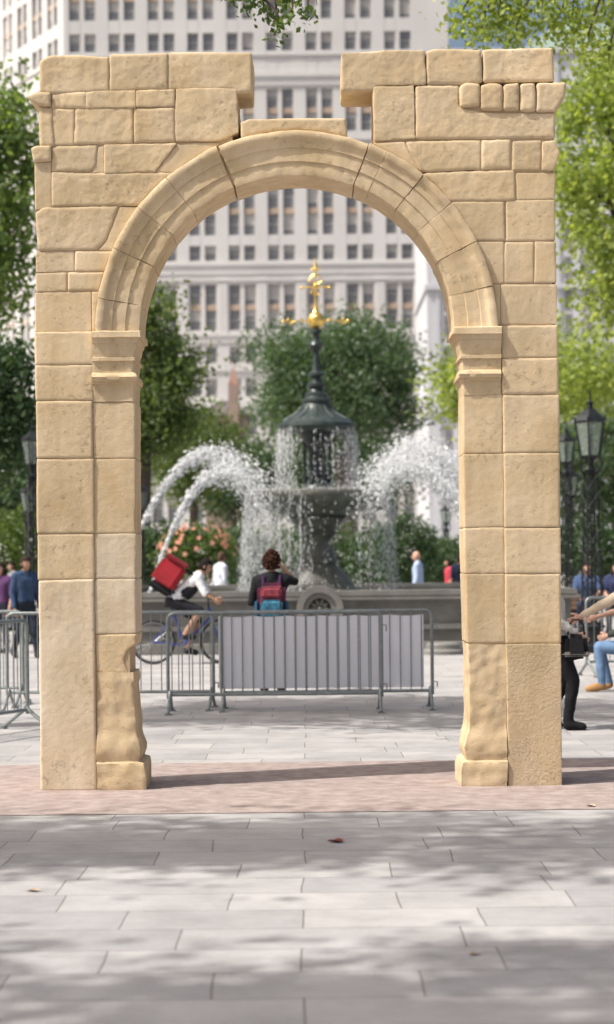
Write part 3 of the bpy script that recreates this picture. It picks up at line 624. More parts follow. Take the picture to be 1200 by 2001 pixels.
# ------------------------------------------------------------------ fountain
FC = Vector((gx(621, 40, 1000), 40, 0))
ft = root('fountain', FC, 'ornate two tier stone and bronze fountain with a gilded finial in a square basin', 'fountain')
GRAN = mat('wet_granite', (.12,.12,.10), .35, 0, .4, 5, .4, 40); GRANL = mat('pale_granite', (.17,.165,.15), .6, 0, .3, 2, .3, 60); BRZ = mat('dark_bronze', (.035,.048,.045), .35, .2, .4, 7, .2, 30)
BRZ2 = mat('verdigris_bronze', (.04,.055,.05), .42, .2, .5, 6, .2, 30); GOLD = mat('gilding', (.88,.60,.17), .25, .85, .10, 9); DARKST = mat('dark_stone', (.05,.05,.052), .7, 0, .3, 9)
fz = lambda y: 1.7+(1090-y)/92.65
def ring4(b, o, i, z0, z1, cy=38.6):
    xs_ = FC.x; o -= 1.8; i -= 1.8
    box(b, xs_-o, xs_+o, cy-o, cy-i, z0, z1); box(b, xs_-o, xs_+o, cy+i, cy+o, z0, z1); box(b, xs_-o, xs_-i, cy-i, cy+i, z0, z1); box(b, xs_+i, xs_+o, cy-i, cy+i, z0, z1)
b = bmesh.new(); ring4(b, 6.30, 5.9, .18, .92); ring4(b, 6.36, 5.85, .40, .50); mk('basin_wall', b, GRANL, ft)
b = bmesh.new(); ring4(b, 6.48, 5.75, .923, .99); ring4(b, 6.42, 5.80, .993, 1.10); bmesh.ops.bevel(b, geom=b.edges[:], offset=.018, segments=2, affect='EDGES'); mk('coping', b, GRANL, ft)
b = bmesh.new(); ring4(b, 6.75, 5.9, .005, .178); bmesh.ops.bevel(b, geom=b.edges[:], offset=.015, segments=2, affect='EDGES'); mk('step', b, GRANL, ft)
mx = gx(625, 34, 1190); b = bmesh.new(); yv = 33.86
for (r0, r1, d) in ((.30, .42, .14), (.20, .30, .08)):
    n = 24
    for i in range(n):
        a0, a1 = math.pi*(i/n*1.36-.18), math.pi*((i+1)/n*1.36-.18); q = []
        for yy in (yv-d, yv+.35):
            for a_, r_ in ((a0, r0), (a1, r0), (a1, r1), (a0, r1)): q.append(b.verts.new((mx+math.cos(a_)*r_, yy, .78+math.sin(a_)*r_)))
        for f in ((0,1,2,3),(7,6,5,4),(0,4,5,1),(2,6,7,3),(1,5,6,2),(0,3,7,4)): b.faces.new([q[k] for k in f])
md = mk('medallion', b, GRANL, ft)
b = bmesh.new(); 
for k in range(10):
    a_ = 2*math.pi*k/10; ball(b, (mx+.12*math.cos(a_), yv-.04, .78+.12*math.sin(a_)), 1, 2, (.035,.03,.075), Matrix.Rotation(-a_+math.pi/2, 3, 'Y'))
ball(b, (mx, yv-.06, .78), .05, 2); mk('rosette', b, GRAN, md, True)
b = bmesh.new(); tube(b, [(mx, yv+.3, .78), (mx, yv+.0, .78)], .23, 28); mk('medallion_field', b, DARKST, md)
b = bmesh.new(); lathe(b, [(.95,.3),(.95,fz(1168)),(.98,fz(1160)),(.80,fz(1148)),(.72,fz(1140)),(.62,fz(1125)),(.50,fz(1112)),(.42,fz(1104)),(.46,fz(1098)),(.40,fz(1092)),(.33,fz(1075)),(.30,fz(1060)),(.33,fz(1050)),(.42,fz(1044)),(.38,fz(1038)),(.46,fz(1028)),(.62,fz(1016)),(.66,fz(1012)),(.60,fz(1011))], FC, 40); mk('pedestal', b, GRAN, ft, True)
b = bmesh.new(); lathe(b, [(.60,fz(1011)),(.78,fz(1006)),(1.05,fz(998)),(1.22,fz(990)),(1.36,fz(984)),(1.44,fz(980)),(1.48,fz(972)),(1.50,fz(966)),(1.48,fz(961)),(1.40,fz(960)),(1.34,fz(966)),(.3,fz(970))], FC, 64); mk('lower_bowl', b, GRAN, ft, True)
b = bmesh.new(); lathe(b, [(.34,fz(968)),(.34,fz(958)),(.30,fz(950)),(.24,fz(944)),(.22,fz(936)),(.26,fz(932)),(.20,fz(926)),(.19,fz(880)),(.22,fz(876)),(.28,fz(862)),(.40,fz(850)),(.60,fz(842)),(.62,fz(838))], FC, 32)
for k in range(6):
    a_ = k*math.pi/3; lathe(b, [(.05,fz(945)),(.05,fz(938)),(.035,fz(934)),(.035,fz(868)),(.055,fz(862))], FC+Vector((.27*math.cos(a_), .27*math.sin(a_), 0)), 10)
mk('upper_stem', b, BRZ, ft, True)
b = bmesh.new(); lathe(b, [(.64,fz(846)),(.78,fz(844)),(.80,fz(838)),(.83,fz(835)),(.82,fz(829)),(.74,fz(826)),(.70,fz(821)),(.57,fz(814)),(.45,fz(808)),(.36,fz(801)),(.31,fz(794)),(.29,fz(788)),(.32,fz(786)),(.32,fz(781)),(.26,fz(779)),(.25,fz(775))], FC, 48)
for k in range(12):
    a_ = k*math.pi/6; d = Vector((math.cos(a_), math.sin(a_), 0)); tube(b, [FC+d*.70+Vector((0,0,fz(821))), FC+d*.57+Vector((0,0,fz(814))), FC+d*.45+Vector((0,0,fz(808))), FC+d*.31+Vector((0,0,fz(794)))], .018, 6)
mk('upper_canopy', b, BRZ2, ft, True)
b = bmesh.new(); lathe(b, [(.24,fz(779)),(.25,fz(771)),(.22,fz(769)),(.17,fz(766)),(.15,fz(760)),(.20,fz(756)),(.20,fz(751)),(.13,fz(748)),(.10,fz(738)),(.18,fz(735)),(.18,fz(730)),(.10,fz(726)),(.075,fz(715)),(.065,fz(688)),(.12,fz(684)),(.16,fz(675)),(.12,fz(667)),(.065,fz(664)),(.065,fz(655)),(.12,fz(651)),(.12,fz(646)),(.06,fz(641))], FC, 24); mk('spire', b, BRZ, ft, True)
b = bmesh.new(); ball(b, FC+Vector((0,0,fz(626))), .185, 3); lathe(b, [(.08,fz(611)),(.045,fz(605)),(.028,fz(596)),(.028,fz(560)),(.045,fz(557)),(.022,fz(552)),(.02,fz(530)),(.05,fz(526)),(.0,fz(503))], FC, 16)
fin = mk('gilded_finial', b, GOLD, ft, True)
for k in range(4):
    a_ = k*math.pi/2; d = Vector((math.cos(a_), math.sin(a_), 0)); c0 = FC+Vector((0,0,fz(628)))
    b = bmesh.new(); tube(b, [c0+d*.15, c0+d*.35+Vector((0,0,.02)), c0+d*.55, c0+d*.66+Vector((0,0,.01))], [.018,.010,.013,.010], 8)
    ball(b, c0+d*.68, .040, 2); ball(b, c0+d*.58+Vector((0,0,.045)), .026, 2); tube(b, [c0+d*.44+Vector((0,0,.01)), c0+d*.56+Vector((0,0,-.07)), c0+d*.62+Vector((0,0,-.03))], [.013,.012,.008], 6)
    tube(b, [c0+d*.24+Vector((0,0,.0)), c0+d*.29+Vector((0,0,.06)), c0+d*.36+Vector((0,0,.04))], [.012,.010,.008], 6)
    mk('scroll_arm', b, GOLD, fin, True)
b = bmesh.new(); c0 = FC+Vector((0,0,fz(562)))
for k in range(4):
    a_ = k*math.pi/2; d = Vector((math.cos(a_), math.sin(a_), 0)); tube(b, [c0, c0+d*.15+Vector((0,0,.015)), c0+d*.27], [.024,.020,.016], 8); ball(b, c0+d*.29, .036, 2)
    tube(b, [c0+d*.05+Vector((0,0,.08)), c0+d*.14+Vector((0,0,.13)), c0+d*.09+Vector((0,0,.23)), c0+Vector((0,0,.29))], [.014,.017,.014,.010], 6)
    tube(b, [c0+d*.03+Vector((0,0,-.16)), c0+d*.10+Vector((0,0,-.12)), c0+d*.07+Vector((0,0,-.04))], [.012,.014,.010], 6)
    ball(b, FC+Vector((0,0,fz(527)))+d*.075, .03, 2)
mk('gilded_cross', b, GOLD, fin, True)
b = bmesh.new(); v = [b.verts.new((FC.x+q[0]*4.12, 38.6+q[1]*4.12, .86)) for q in ((-1,-1),(1,-1),(1,1),(-1,1))]; b.faces.new(v)
tag(mk('water', b, mat('basin_water', (.10,.13,.13), .08, 0, 0, 1, .5, 6)), 'water surface in the fountain basin', 'water', kind='structure')
b = bmesh.new(); pc = P(862, 1262, 33.4); lathe(b, [(.36,0),(.36,.06),(.33,.09),(.30,.10),(.30,.17),(.27,.20),(.0,.205)], (pc.x, 33.0, 0), 32)
tag(mk('stone_plinth', b, GRANL, None, True), 'low round stone plinth beside the basin near the right pillar', 'plinth')
# water
wm = bpy.data.materials.new('falling_water'); wm.use_nodes = True; nt = wm.node_tree; pb = nt.nodes['Principled BSDF']
pb.inputs['Base Color'].default_value = (.97,.98,.985,1); pb.inputs['Roughness'].default_value = .3
tr = nt.nodes.new('ShaderNodeBsdfTranslucent'); tr.inputs['Color'].default_value = (.98,.99,1,1); ms = nt.nodes.new('ShaderNodeMixShader'); ms.inputs[0].default_value = .4
nt.links.new(pb.outputs[0], ms.inputs[1]); nt.links.new(tr.outputs[0], ms.inputs[2]); nt.links.new(ms.outputs[0], nt.nodes['Material Output'].inputs['Surface'])
OCT = np.array([(1,0,0),(-1,0,0),(0,1,0),(0,-1,0),(0,0,1),(0,0,-1)], float); OF = np.array([(0,2,4),(2,1,4),(1,3,4),(3,0,4),(2,0,5),(1,2,5),(3,1,5),(0,3,5)])
def drops(name, pos, vel, rad, elong, label):
    n = len(pos); d = vel/np.linalg.norm(vel, axis=1)[:, None]
    up = np.where(np.abs(d[:, 2:3]) > .9, np.array([[1., 0, 0]]), np.array([[0, 0, 1.]])); s = np.cross(d, up); s /= np.linalg.norm(s, axis=1)[:, None]; t = np.cross(s, d)
    V = pos[:, None, :]+rad[:, None, None]*(OCT[None, :, 0:1]*s[:, None, :]+OCT[None, :, 1:2]*t[:, None, :]+elong[:, None, None]*OCT[None, :, 2:3]*d[:, None, :])
    Fx = (np.arange(n)[:, None, None]*6+OF[None]).reshape(-1, 3)
    return tag(mk(name, np_mesh(name, V.reshape(-1, 3), Fx), wm, None, False), label, 'water', 'fountain water')
def jet(label, pk, k, x0, x1, Y, n=3600, mid=0.):
    u = rng.beta(1.1, 1.0, n); px = x0+(x1-x0)*u; py = pk[1]+k*(px-pk[0])**2
    X = np.array([P(x, y, Y) for x, y in zip(px, py)])
    spread = .012+.21*u**1.9+mid*np.exp(-((u-.5)/.25)**2)
    lump = np.array([noise.noise(Vector((q*16, Y, 0))) for q in u])
    X += rng.normal(0, 1, (n, 3))*spread[:, None]*np.array([1, 1, 1.05]); X[:, 2] -= np.abs(rng.normal(0, 1, n))*spread*.9; X[:, 2] += lump*spread*.9
    sg = np.sign(x1-x0); vel = np.stack([np.full(n, 1.)*sg, np.zeros(n), -2*k*(px-pk[0])*sg], 1)+rng.normal(0, .15, (n, 3))
    rad = rng.uniform(.004, .011, n)*(1+1.6*rng.random(n)**6); el = rng.uniform(1, 4, n)*(1.7-u)
    return drops('water_jet', X, vel, rad, np.maximum(el, 1), label)
jet('arching water jet on the left of the fountain, the higher outer one', (415, 882), .0076, 221, 525, 39.2, 4800)
jet('arching water jet on the left of the fountain, the lower inner one', (442, 915), .0108, 285, 515, 38.6, 3300)
jet('arching water jet on the right of the fountain, the higher outer one', (812, 870), .0082, 1002, 712, 39.2, 6500, .06)
jet('arching water jet on the right of the fountain, the lower inner one', (798, 900), .0100, 960, 720, 38.6, 4600, .05)
def curtain(label, r, z0, z1, n, dens, out=.12, name='water_curtain'):
    th = []
    while len(th) < n:
        a_ = rng.uniform(0, 2*math.pi)
        if rng.random() < dens(a_): th.append(a_)
    th = np.array(th); th = th+.03*np.sin(th*40); u = rng.random(n)**.8; z = z0+(z1-z0)*u
    rr = r+out*np.sqrt(u)+rng.normal(0, .04, n)*(.4+1.4*u)
    X = np.stack([FC.x+rr*np.cos(th), FC.y+rr*np.sin(th), z], 1); vel = np.stack([.06*np.cos(th), .06*np.sin(th), -np.ones(n)], 1)
    return drops(name, X, vel, rng.uniform(.0024, .0065, n), rng.uniform(1.5, 15, n)*(1.1-.6*u), label)
def dlow(a_):
    c = math.cos(a_); nz_ = .5+.9*noise.noise(Vector((c*3.2, math.sin(a_)*3.2, 1.3)))
    w_ = .95 if c < -.5 else .6 if c < -.10 else .05 if c < .45 else .35
    return min(1, max(.02, w_*(.35+nz_)))
nd = lambda s: (lambda a_: np.clip(.30+.9*noise.noise(Vector((math.cos(a_)*2.6, math.sin(a_)*2.6, s)))+.35*(abs(math.cos(a_)) > .6), .03, 1))
curtain('curtain of water falling from the wide lower bowl of the fountain', 1.48, fz(962), .9, 8500, dlow, .16)
curtain('curtain of water dripping from the upper bronze canopy of the fountain', .80, fz(838), fz(955), 3200, nd(5.1), .05)
n = 2800; th = rng.uniform(0, 2*math.pi, n); rr = 1.25+np.abs(rng.normal(0, .16, n))
drops('water_splash', np.stack([FC.x+rr*np.cos(th), FC.y+rr*np.sin(th), fz(962)+np.abs(rng.normal(0, .05, n))], 1), rng.normal(0, 1, (n, 3)), rng.uniform(.003, .009, n), np.ones(n)*1.3, 'splash of droplets round the rim of the lower bowl')
# ------------------------------------------------------------------ foliage
def leaf_geo(pts, size):
    n = len(pts); u = rng.normal(0, 1, (n, 3)); u /= np.linalg.norm(u, axis=1)[:, None]
    w_ = rng.normal(0, 1, (n, 3)); v = np.cross(u, w_); v /= np.linalg.norm(v, axis=1)[:, None]
    s = size*rng.uniform(.6, 1.25, n)[:, None]
    return np.stack([pts-u*s*.5, pts+v*s*.33-u*s*.05, pts+u*s*.5, pts-v*s*.33-u*s*.05], 1).reshape(-1, 3)
def leaf_cloud(name, pts, size, m, parent, pts2=None, size2=.06):
    V = leaf_geo(pts, size)
    if pts2 is not None: V = np.vstack([V, leaf_geo(pts2, size2)])
    return mk(name, np_mesh(name, V, np.arange(len(V)).reshape(-1, 4)), m, parent)
def clumps(c, rad, n, hollow=.5):
    out = []
    while len(out) < n:
        d = rng.normal(0, 1, 3); d /= np.linalg.norm(d); r = rng.random()**(1/3)*(1-hollow)+hollow
        out.append(np.array(c)+d*np.array(rad)*r*rng.uniform(.75, 1.0))
    return np.array(out)
BARK = mat('bark', (.09,.07,.055), .9, 0, .35, 5, .6, 20)
def tree(label, base, c, rad, leaves, size, m, trunk=.22, nc=60, cr=.5, extra=None, name='tree', cat='tree', limbs=14, group=None, hollow=.35, extra_n=0, ecr=.25, esize=.06, limbf=1., vary=(.6, 1.25)):
    t = root(name, base, label, cat, group); base = Vector(base); c = Vector(c)
    C_ = clumps(c, rad, nc, hollow)
    b = bmesh.new(); top = c+Vector((0, 0, rad[2]*.3)); fork = base.lerp(c, .62); fork.z = max(base.z+1.2, c.z-rad[2]*.75)
    mid = base.lerp(fork, .5)+Vector((random.uniform(-.15, .15), random.uniform(-.15, .15), 0))
    tube(b, [base, base+Vector((0,0,.25)), mid, fork, fork.lerp(top, .5), top], [trunk*1.35, trunk*1.05, trunk*.9, trunk*.75, trunk*.42, trunk*.1], 10)
    for i in range(limbs):
        e = Vector(C_[i % len(C_)]); s0 = fork.lerp(top, random.uniform(0, .6)); mm = s0.lerp(e, .5)+Vector((0, 0, rad[2]*.12))
        tube(b, [s0, mm, e], [trunk*.38*limbf, trunk*.22*limbf, trunk*.05], 6, False)
    p2 = None
    if extra is not None:
        for e in extra:
            e = Vector(e); s0 = fork.lerp(top, .3); mm = s0.lerp(e, .6)+Vector((0, 0, 1.2)); tube(b, [s0, mm, e+Vector((0,0,.15)), e], [trunk*.3, trunk*.14, .015, .006], 6, False)
        E = np.array([tuple(e) for e in extra]); ke = rng.integers(0, len(E), extra_n); p2 = E[ke]+rng.normal(0, 1, (extra_n, 3))*ecr
    mk('trunk', b, BARK, t, True)
    k = rng.integers(0, len(C_), leaves); sc = rng.uniform(vary[0], vary[1], len(C_))
    pts = C_[k]+rng.normal(0, 1, (leaves, 3))*cr*sc[k][:, None]*np.array([1, 1, .75])
    leaf_cloud('crown', pts, size, m, t, p2, esize)
    return t
def shrub(label, c, rad, leaves, size, m, cat='shrub', name='shrub', group=None, flowers=None):
    c = Vector(c); t = root(name, (c.x, c.y, 0), label, cat, group)
    n = leaves; d = rng.normal(0, 1, (n, 3)); d /= np.linalg.norm(d, axis=1)[:, None]; r = .55+.5*rng.random(n)
    q = d*r[:, None]; 
    lump = np.array([noise.noise(Vector(x)*2.3+Vector((c.x, c.y, 3))) for x in d]); q *= (1+.4*lump)[:, None]
    pts = np.array(c)+q*np.array(rad); pts = pts[pts[:, 2] > .02]
    b = bmesh.new()
    for k in range(5): a_ = k*1.3; tube(b, [(c.x,c.y,0),(c.x+rad[0]*.3*math.cos(a_), c.y+rad[1]*.3*math.sin(a_), c.z)], [.05,.02], 6)
    mk('stem', b, BARK, t); leaf_cloud('foliage', pts, size, m, t)
    if flowers:
        for k in range(flowers[1]):
            dd = Vector((random.gauss(0, 1), -abs(random.gauss(0, 1)), abs(random.gauss(0, 1)))).normalized(); pc_ = c+Vector((dd.x*rad[0], dd.y*rad[1], dd.z*rad[2]))*1.04
            b = bmesh.new(); c0 = b.verts.new(pc_+dd*.01); M = frame(dd); vv = []
            for j in range(10): a_ = j*math.pi/5; rr_ = .09 if j % 2 else .045; vv.append(b.verts.new(pc_+M @ Vector((rr_*math.cos(a_), .03*(j % 2), rr_*math.sin(a_)))))
            for j in range(10): b.faces.new((c0, vv[j], vv[(j+1) % 10]))
            mk('flower', b, flowers[0], t)
    return t
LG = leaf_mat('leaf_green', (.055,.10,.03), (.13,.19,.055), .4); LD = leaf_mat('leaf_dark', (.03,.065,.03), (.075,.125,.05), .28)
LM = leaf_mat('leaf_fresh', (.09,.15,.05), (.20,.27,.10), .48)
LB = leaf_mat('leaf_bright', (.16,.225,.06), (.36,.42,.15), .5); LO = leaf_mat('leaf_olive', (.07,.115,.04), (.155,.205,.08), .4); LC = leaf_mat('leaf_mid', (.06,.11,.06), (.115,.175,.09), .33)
zx = P
tree('broadleaf tree left of the arch whose leafy branch hangs into the top of the view', (-6.4, 18.5, 0), (-5.2, 18.2, 10.6), (4.4, 2.2, 1.6), 15000, .17, LG, .28, 76, .45,
     extra=[zx(425,-25,16.5), zx(460,-4,16.5), zx(490,8,16.5), zx(515,22,16.6), zx(540,36,16.6), zx(542,58,16.5), zx(572,20,16.4), zx(602,26,16.6), zx(560,-8,16.6)], extra_n=360, ecr=.055, esize=.065)
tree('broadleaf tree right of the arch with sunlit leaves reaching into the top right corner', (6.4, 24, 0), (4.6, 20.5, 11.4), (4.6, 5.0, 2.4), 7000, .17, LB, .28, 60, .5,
     extra=[zx(905,40,25), zx(940,62,25), zx(975,30,25), zx(1010,70,25), zx(950,-10,25), zx(1060,20,25), zx(1120,30,25), zx(1180,20,25), zx(1150,90,24.6), zx(1190,120,24.6), zx(1010,10,25), zx(1090,60,25.2), zx(1195,60,25)], extra_n=2400, ecr=.17, esize=.095)
tree('broadleaf tree standing left of the view and shading the paving just before the gravel', (-9.6, 9.0, 0), (-6.9, 8.7, 10.4), (4.6, 1.2, 1.2), 9500, .17, LG, .2, 46, .38, limbs=8, limbf=.5)
tree('broadleaf tree standing left of the view and shading the nearest paving', (-9.6, 3.6, 0), (-6.9, 4.1, 10.4), (4.2, 1.4, 1.2), 8500, .17, LG, .2, 44, .40, limbs=8, limbf=.5)
def ptree(label, px, py, rx, rz, Y, n, size, m, trunk=.25, nc=70, cr=.45, tx=None, **k):
    c = P(px, py, Y); s = Y/F; b0 = gx(tx if tx else px, Y, 1090)
    return tree(label, (b0, Y, 0), c, (rx*s, rx*s, rz*s), n, size, m, trunk, nc, cr, **k)
ptree('broad green spreading tree behind the fountain', 652, 742, 172, 148, 85, 30000, .20, LC, .5, 105, .66, tx=700, hollow=.35, limbs=26, limbf=1.2, vary=(.55, 1.2))
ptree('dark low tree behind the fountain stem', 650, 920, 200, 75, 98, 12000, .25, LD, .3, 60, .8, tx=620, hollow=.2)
ptree('green tree left of the fountain seen through the arch', 285, 740, 95, 190, 62, 15000, .18, LO, .3, 64, .48, tx=280, vary=(.5, 1.35))
ptree('lower green tree between the tall one and the fountain', 385, 890, 85, 95, 70, 11000, .18, LO, .2, 60, .42, tx=370, hollow=.2)
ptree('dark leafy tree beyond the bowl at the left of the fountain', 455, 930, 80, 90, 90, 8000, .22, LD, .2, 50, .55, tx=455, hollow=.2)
ptree('tall green tree at the left edge behind the arch', -40, 400, 130, 270, 46, 13000, .18, LM, .3, 80, .5, tx=-90, vary=(.5, 1.3))
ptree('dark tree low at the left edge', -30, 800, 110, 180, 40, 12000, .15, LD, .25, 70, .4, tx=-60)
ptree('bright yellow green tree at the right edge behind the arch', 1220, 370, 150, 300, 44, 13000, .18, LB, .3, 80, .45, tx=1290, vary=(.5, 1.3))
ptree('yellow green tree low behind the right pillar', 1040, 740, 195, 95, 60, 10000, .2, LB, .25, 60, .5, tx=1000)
ptree('shaded green tree behind the lamp posts at the right', 1190, 900, 150, 150, 66, 10000, .22, LC, .25, 60, .6, tx=1230)
ptree('green tree beyond the shrubs at the left edge', 20, 960, 110, 110, 60, 8000, .2, LC, .2, 50, .5, tx=30)
FLO = mat('orange_petals', (.75,.22,.10), .6, 0, .3, 5, col2=(.85,.45,.35))
shrub('low shrub with orange flowers left of the fountain', P(385, 1085, 53), (1.1,.8,.85), 4000, .12, LG, flowers=(FLO, 60))
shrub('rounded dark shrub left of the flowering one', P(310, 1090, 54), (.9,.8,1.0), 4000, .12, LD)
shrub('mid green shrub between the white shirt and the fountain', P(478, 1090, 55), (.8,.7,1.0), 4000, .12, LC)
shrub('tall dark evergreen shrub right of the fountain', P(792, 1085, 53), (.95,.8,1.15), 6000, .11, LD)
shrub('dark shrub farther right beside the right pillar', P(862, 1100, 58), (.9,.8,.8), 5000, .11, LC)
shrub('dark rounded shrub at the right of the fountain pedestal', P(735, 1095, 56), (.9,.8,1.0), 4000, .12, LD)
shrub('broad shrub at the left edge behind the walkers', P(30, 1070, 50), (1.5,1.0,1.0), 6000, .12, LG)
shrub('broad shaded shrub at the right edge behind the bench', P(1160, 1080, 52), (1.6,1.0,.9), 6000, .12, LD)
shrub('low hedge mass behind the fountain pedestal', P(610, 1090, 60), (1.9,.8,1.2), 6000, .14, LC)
# ------------------------------------------------------------------ lamps
GLASS = bpy.data.materials.new('lamp_glass'); GLASS.use_nodes = True; nt = GLASS.node_tree
gt = nt.nodes.new('ShaderNodeBsdfTransparent'); gt.inputs['Color'].default_value = (.80,.87,.82,1); gm = nt.nodes.new('ShaderNodeMixShader'); gm.inputs[0].default_value = .22
nt.nodes['Principled BSDF'].inputs['Base Color'].default_value = (.6,.65,.62,1); nt.nodes['Principled BSDF'].inputs['Roughness'].default_value = .1
nt.links.new(gt.outputs[0], gm.inputs[1]); nt.links.new(nt.nodes['Principled BSDF'].outputs[0], gm.inputs[2]); nt.links.new(gm.outputs[0], nt.nodes['Material Output'].inputs['Surface'])
def lamp(label, px, yl, Y, s=1.):
    x = gx(px, Y, 1000); zc = H+(CY-yl)/F*Y
    t = root('street_lamp', (0, 0, 0), label, 'street lamp', 'black park lantern posts')
    b = bmesh.new(); zt = zc-.42*s
    for q in ((-1,-1),(1,-1),(1,1),(-1,1)): tube(b, [(q[0]*.13*s,q[1]*.13*s,.5),(q[0]*.085*s,q[1]*.085*s,zt-.25)], .018*s, 6)
    nz_ = max(4, int((zt-.8)/.32))
    for k in range(nz_):
        z0 = .5+(zt-.75)*k/nz_; z1 = .5+(zt-.75)*(k+1)/nz_; w0 = .125*s; w1 = .12*s
        for sg in (-1, 1):
            tube(b, [(-w0,sg*w0,z0),(w1,sg*w1,z1)], .009*s, 5); tube(b, [(w0,sg*w0,z0),(-w1,sg*w1,z1)], .009*s, 5); tube(b, [(sg*w0,-w0,z0),(sg*w1,w1,z1)], .009*s, 5)
    tube(b, [(0,0,.4),(0,0,zt)], .022*s, 8)
    mk('post', b, IRON, t)
    b = bmesh.new(); lathe(b, [(.26*s,0),(.26*s,.12),(.2*s,.16),(.2*s,.42),(.24*s,.46),(.15*s,.54)], seg=8); mk('base', b, IRON, t)
    b = bmesh.new(); lathe(b, [(.04*s,zt-.28),(.12*s,zt-.22),(.06*s,zt-.14),(.08*s,zt-.06),(.17*s,zt),(.18*s,zt+.03)], seg=6)
    for k in range(6):
        a_ = k*math.pi/3; d = Vector((math.cos(a_), math.sin(a_), 0)); tube(b, [d*.17*s+Vector((0,0,zt)), d*.27*s+Vector((0,0,zc+.18*s))], .014*s, 5)
        d2 = Vector((math.cos(a_+math.pi/3), math.sin(a_+math.pi/3), 0)); tube(b, [d*.27*s+Vector((0,0,zc+.18*s)), d2*.27*s+Vector((0,0,zc+.18*s))], .018*s, 5)
        tube(b, [d*.05*s+Vector((0,0,zt-.32)), d*.19*s+Vector((0,0,zt-.22)), d*.22*s+Vector((0,0,zt-.1)), d*.17*s+Vector((0,0,zt))], .013*s, 5)
        ball(b, d*.28*s+Vector((0,0,zc+.22*s)), .025*s, 1)
    lathe(b, [(.02*s,zt),(.035*s,zt+.12),(.04*s,zt+.32),(.015*s,zt+.4)], seg=8)
    ln = mk('lantern', b, IRON, t)
    b = bmesh.new(); lathe(b, [(.165*s,zt+.03),(.262*s,zc+.175*s)], seg=6); mk('glass', b, GLASS, ln)
    b = bmesh.new(); lathe(b, [(.29*s,zc+.185*s),(.22*s,zc+.27*s),(.12*s,zc+.36*s),(.06*s,zc+.40*s),(.045*s,zc+.47*s),(.07*s,zc+.49*s),(.02*s,zc+.53*s),(.012*s,zc+.66*s),(.0,zc+.8*s)], seg=6); mk('lantern_roof', b, IRON, ln)
    t.location = (x, Y, 0); t.rotation_euler = (0, 0, .25); return t
lamp('black iron lantern on a lattice post, the largest at the right edge', 1155, 850, 33, 1.04)
lamp('black iron lantern post close to the right pillar, partly hidden by it', 1108, 880, 44, .85)
lamp('smaller black lantern post right of the right pillar, its lantern lower than the others', 1116, 948, 52, .9)
lamp('black iron lantern post half hidden behind the left pillar, high lantern', 65, 870, 38.5, .85)
lamp('black iron lantern post left of the left pillar, lower lantern', 57, 968, 45, .8)
lamp('black lantern post beside the inner edge of the left pillar', 273, 968, 46, .8)
lamp('small distant lantern post between the evergreens and the right pillar', 872, 1008, 70, .8)
# ------------------------------------------------------------------ buildings
LIME = mat('limestone', (.60,.585,.565), .85, 0, .06, .15, 0); LIME2 = mat('limestone_grey', (.53,.535,.555), .85, 0, .06, .15); BROWN = mat('terracotta_spandrel', (.43,.33,.25), .8, 0, .15, .4)
WGL = mat('window_glass', (.20,.205,.215), .25); WFR = mat('window_frame', (.45,.42,.39), .6); BLIND = mat('window_blind', (.43,.42,.40), .7)
YBD = 250.0; bs = YBD/F
zb = lambda y: H+(CY-y)*bs
bays = [165+77*i for i in range(9)]
rows = [(-150,-112),(-100,-62),(-48,-12),(-2,36),(62,98),(172,210),(220,256),(300,340),(360,406),(416,458),(478,508),(554,594),(604,644),(676,708),(738,772),(808,850),(880,930),(960,1020)]
bld = root('office_building', (gx(480, YBD), YBD, 0), 'huge pale limestone office block with paired windows rising behind the trees', 'building')
xL, xR = gx(128, YBD, 500), gx(880, YBD, 500)
O = Vector((0, YBD, 0)); U = Vector((1, 0, 0)); N = Vector((0, -1, 0))
ztop = zb(-190)
b = bmesh.new()
v = [b.verts.new(p) for p in ((xL+.3,YBD+.9,0),(xR,YBD+.9,0),(xR,YBD+45,0),(xL-26,YBD+44,0),(xL+.3,YBD+.9,ztop),(xR,YBD+.9,ztop),(xR,YBD+45,ztop),(xL-26,YBD+44,ztop))]
for f in ((0,1,5,4),(1,2,6,5),(2,3,7,6),(3,0,4,7),(4,5,6,7)): b.faces.new([v[i] for i in f])
bxs = [gx(x, YBD, 500) for x in bays]; hwv = .74; off = 1.02
SPN = ((210,220),(406,416),(594,604),(-12,-2))
def facade(b, O, U, N, cs, u0, u1, rws):
    edges = [u0]
    for c in cs: edges += [c-off-hwv, c-off+hwv, c+off-hwv, c+off+hwv]
    edges.append(u1)
    for i in range(0, len(edges), 2):
        if edges[i+1] > edges[i]: obox(b, O, U, N, edges[i], edges[i+1], -.9, 0 if (i % 4 == 0) else -.06, 0, ztop)
    zs = [ztop]+[z for r_ in rws for z in (zb(r_[0]), zb(r_[1]))]+[0]
    lims = [-1e9]+[y for r_ in rws for y in r_]+[1e9]
    for c in cs:
        for s_ in (-1, 1):
            for k in range(0, len(zs), 2):
                br = (lims[k], lims[k+1]) in SPN
                obox(b, O, U, N, c+s_*off-hwv, c+s_*off+hwv, -.9, -.22 if br else -.03, zs[k+1], zs[k], 1 if br else 0)
facade(b, O, U, N, bxs, xL, xR, rows)
CORN = ((104,108,.2),(142,150,.4),(150,166,.2),(268,274,.2),(512,518,.3),(518,534,.12),(543,548,.2),(650,656,.3),(656,668,.15),(718,724,.2),(782,796,.4))
for y0, y1, d in CORN: obox(b, O, U, N, xL-.3, xR+.2, -.5, d, zb(y1), zb(y0))
for c in bxs:
    for s_ in (-1, 1): obox(b, O, U, N, c+s_*2.3-.28, c+s_*2.3+.28, -.2, .10, zb(650), zb(552))
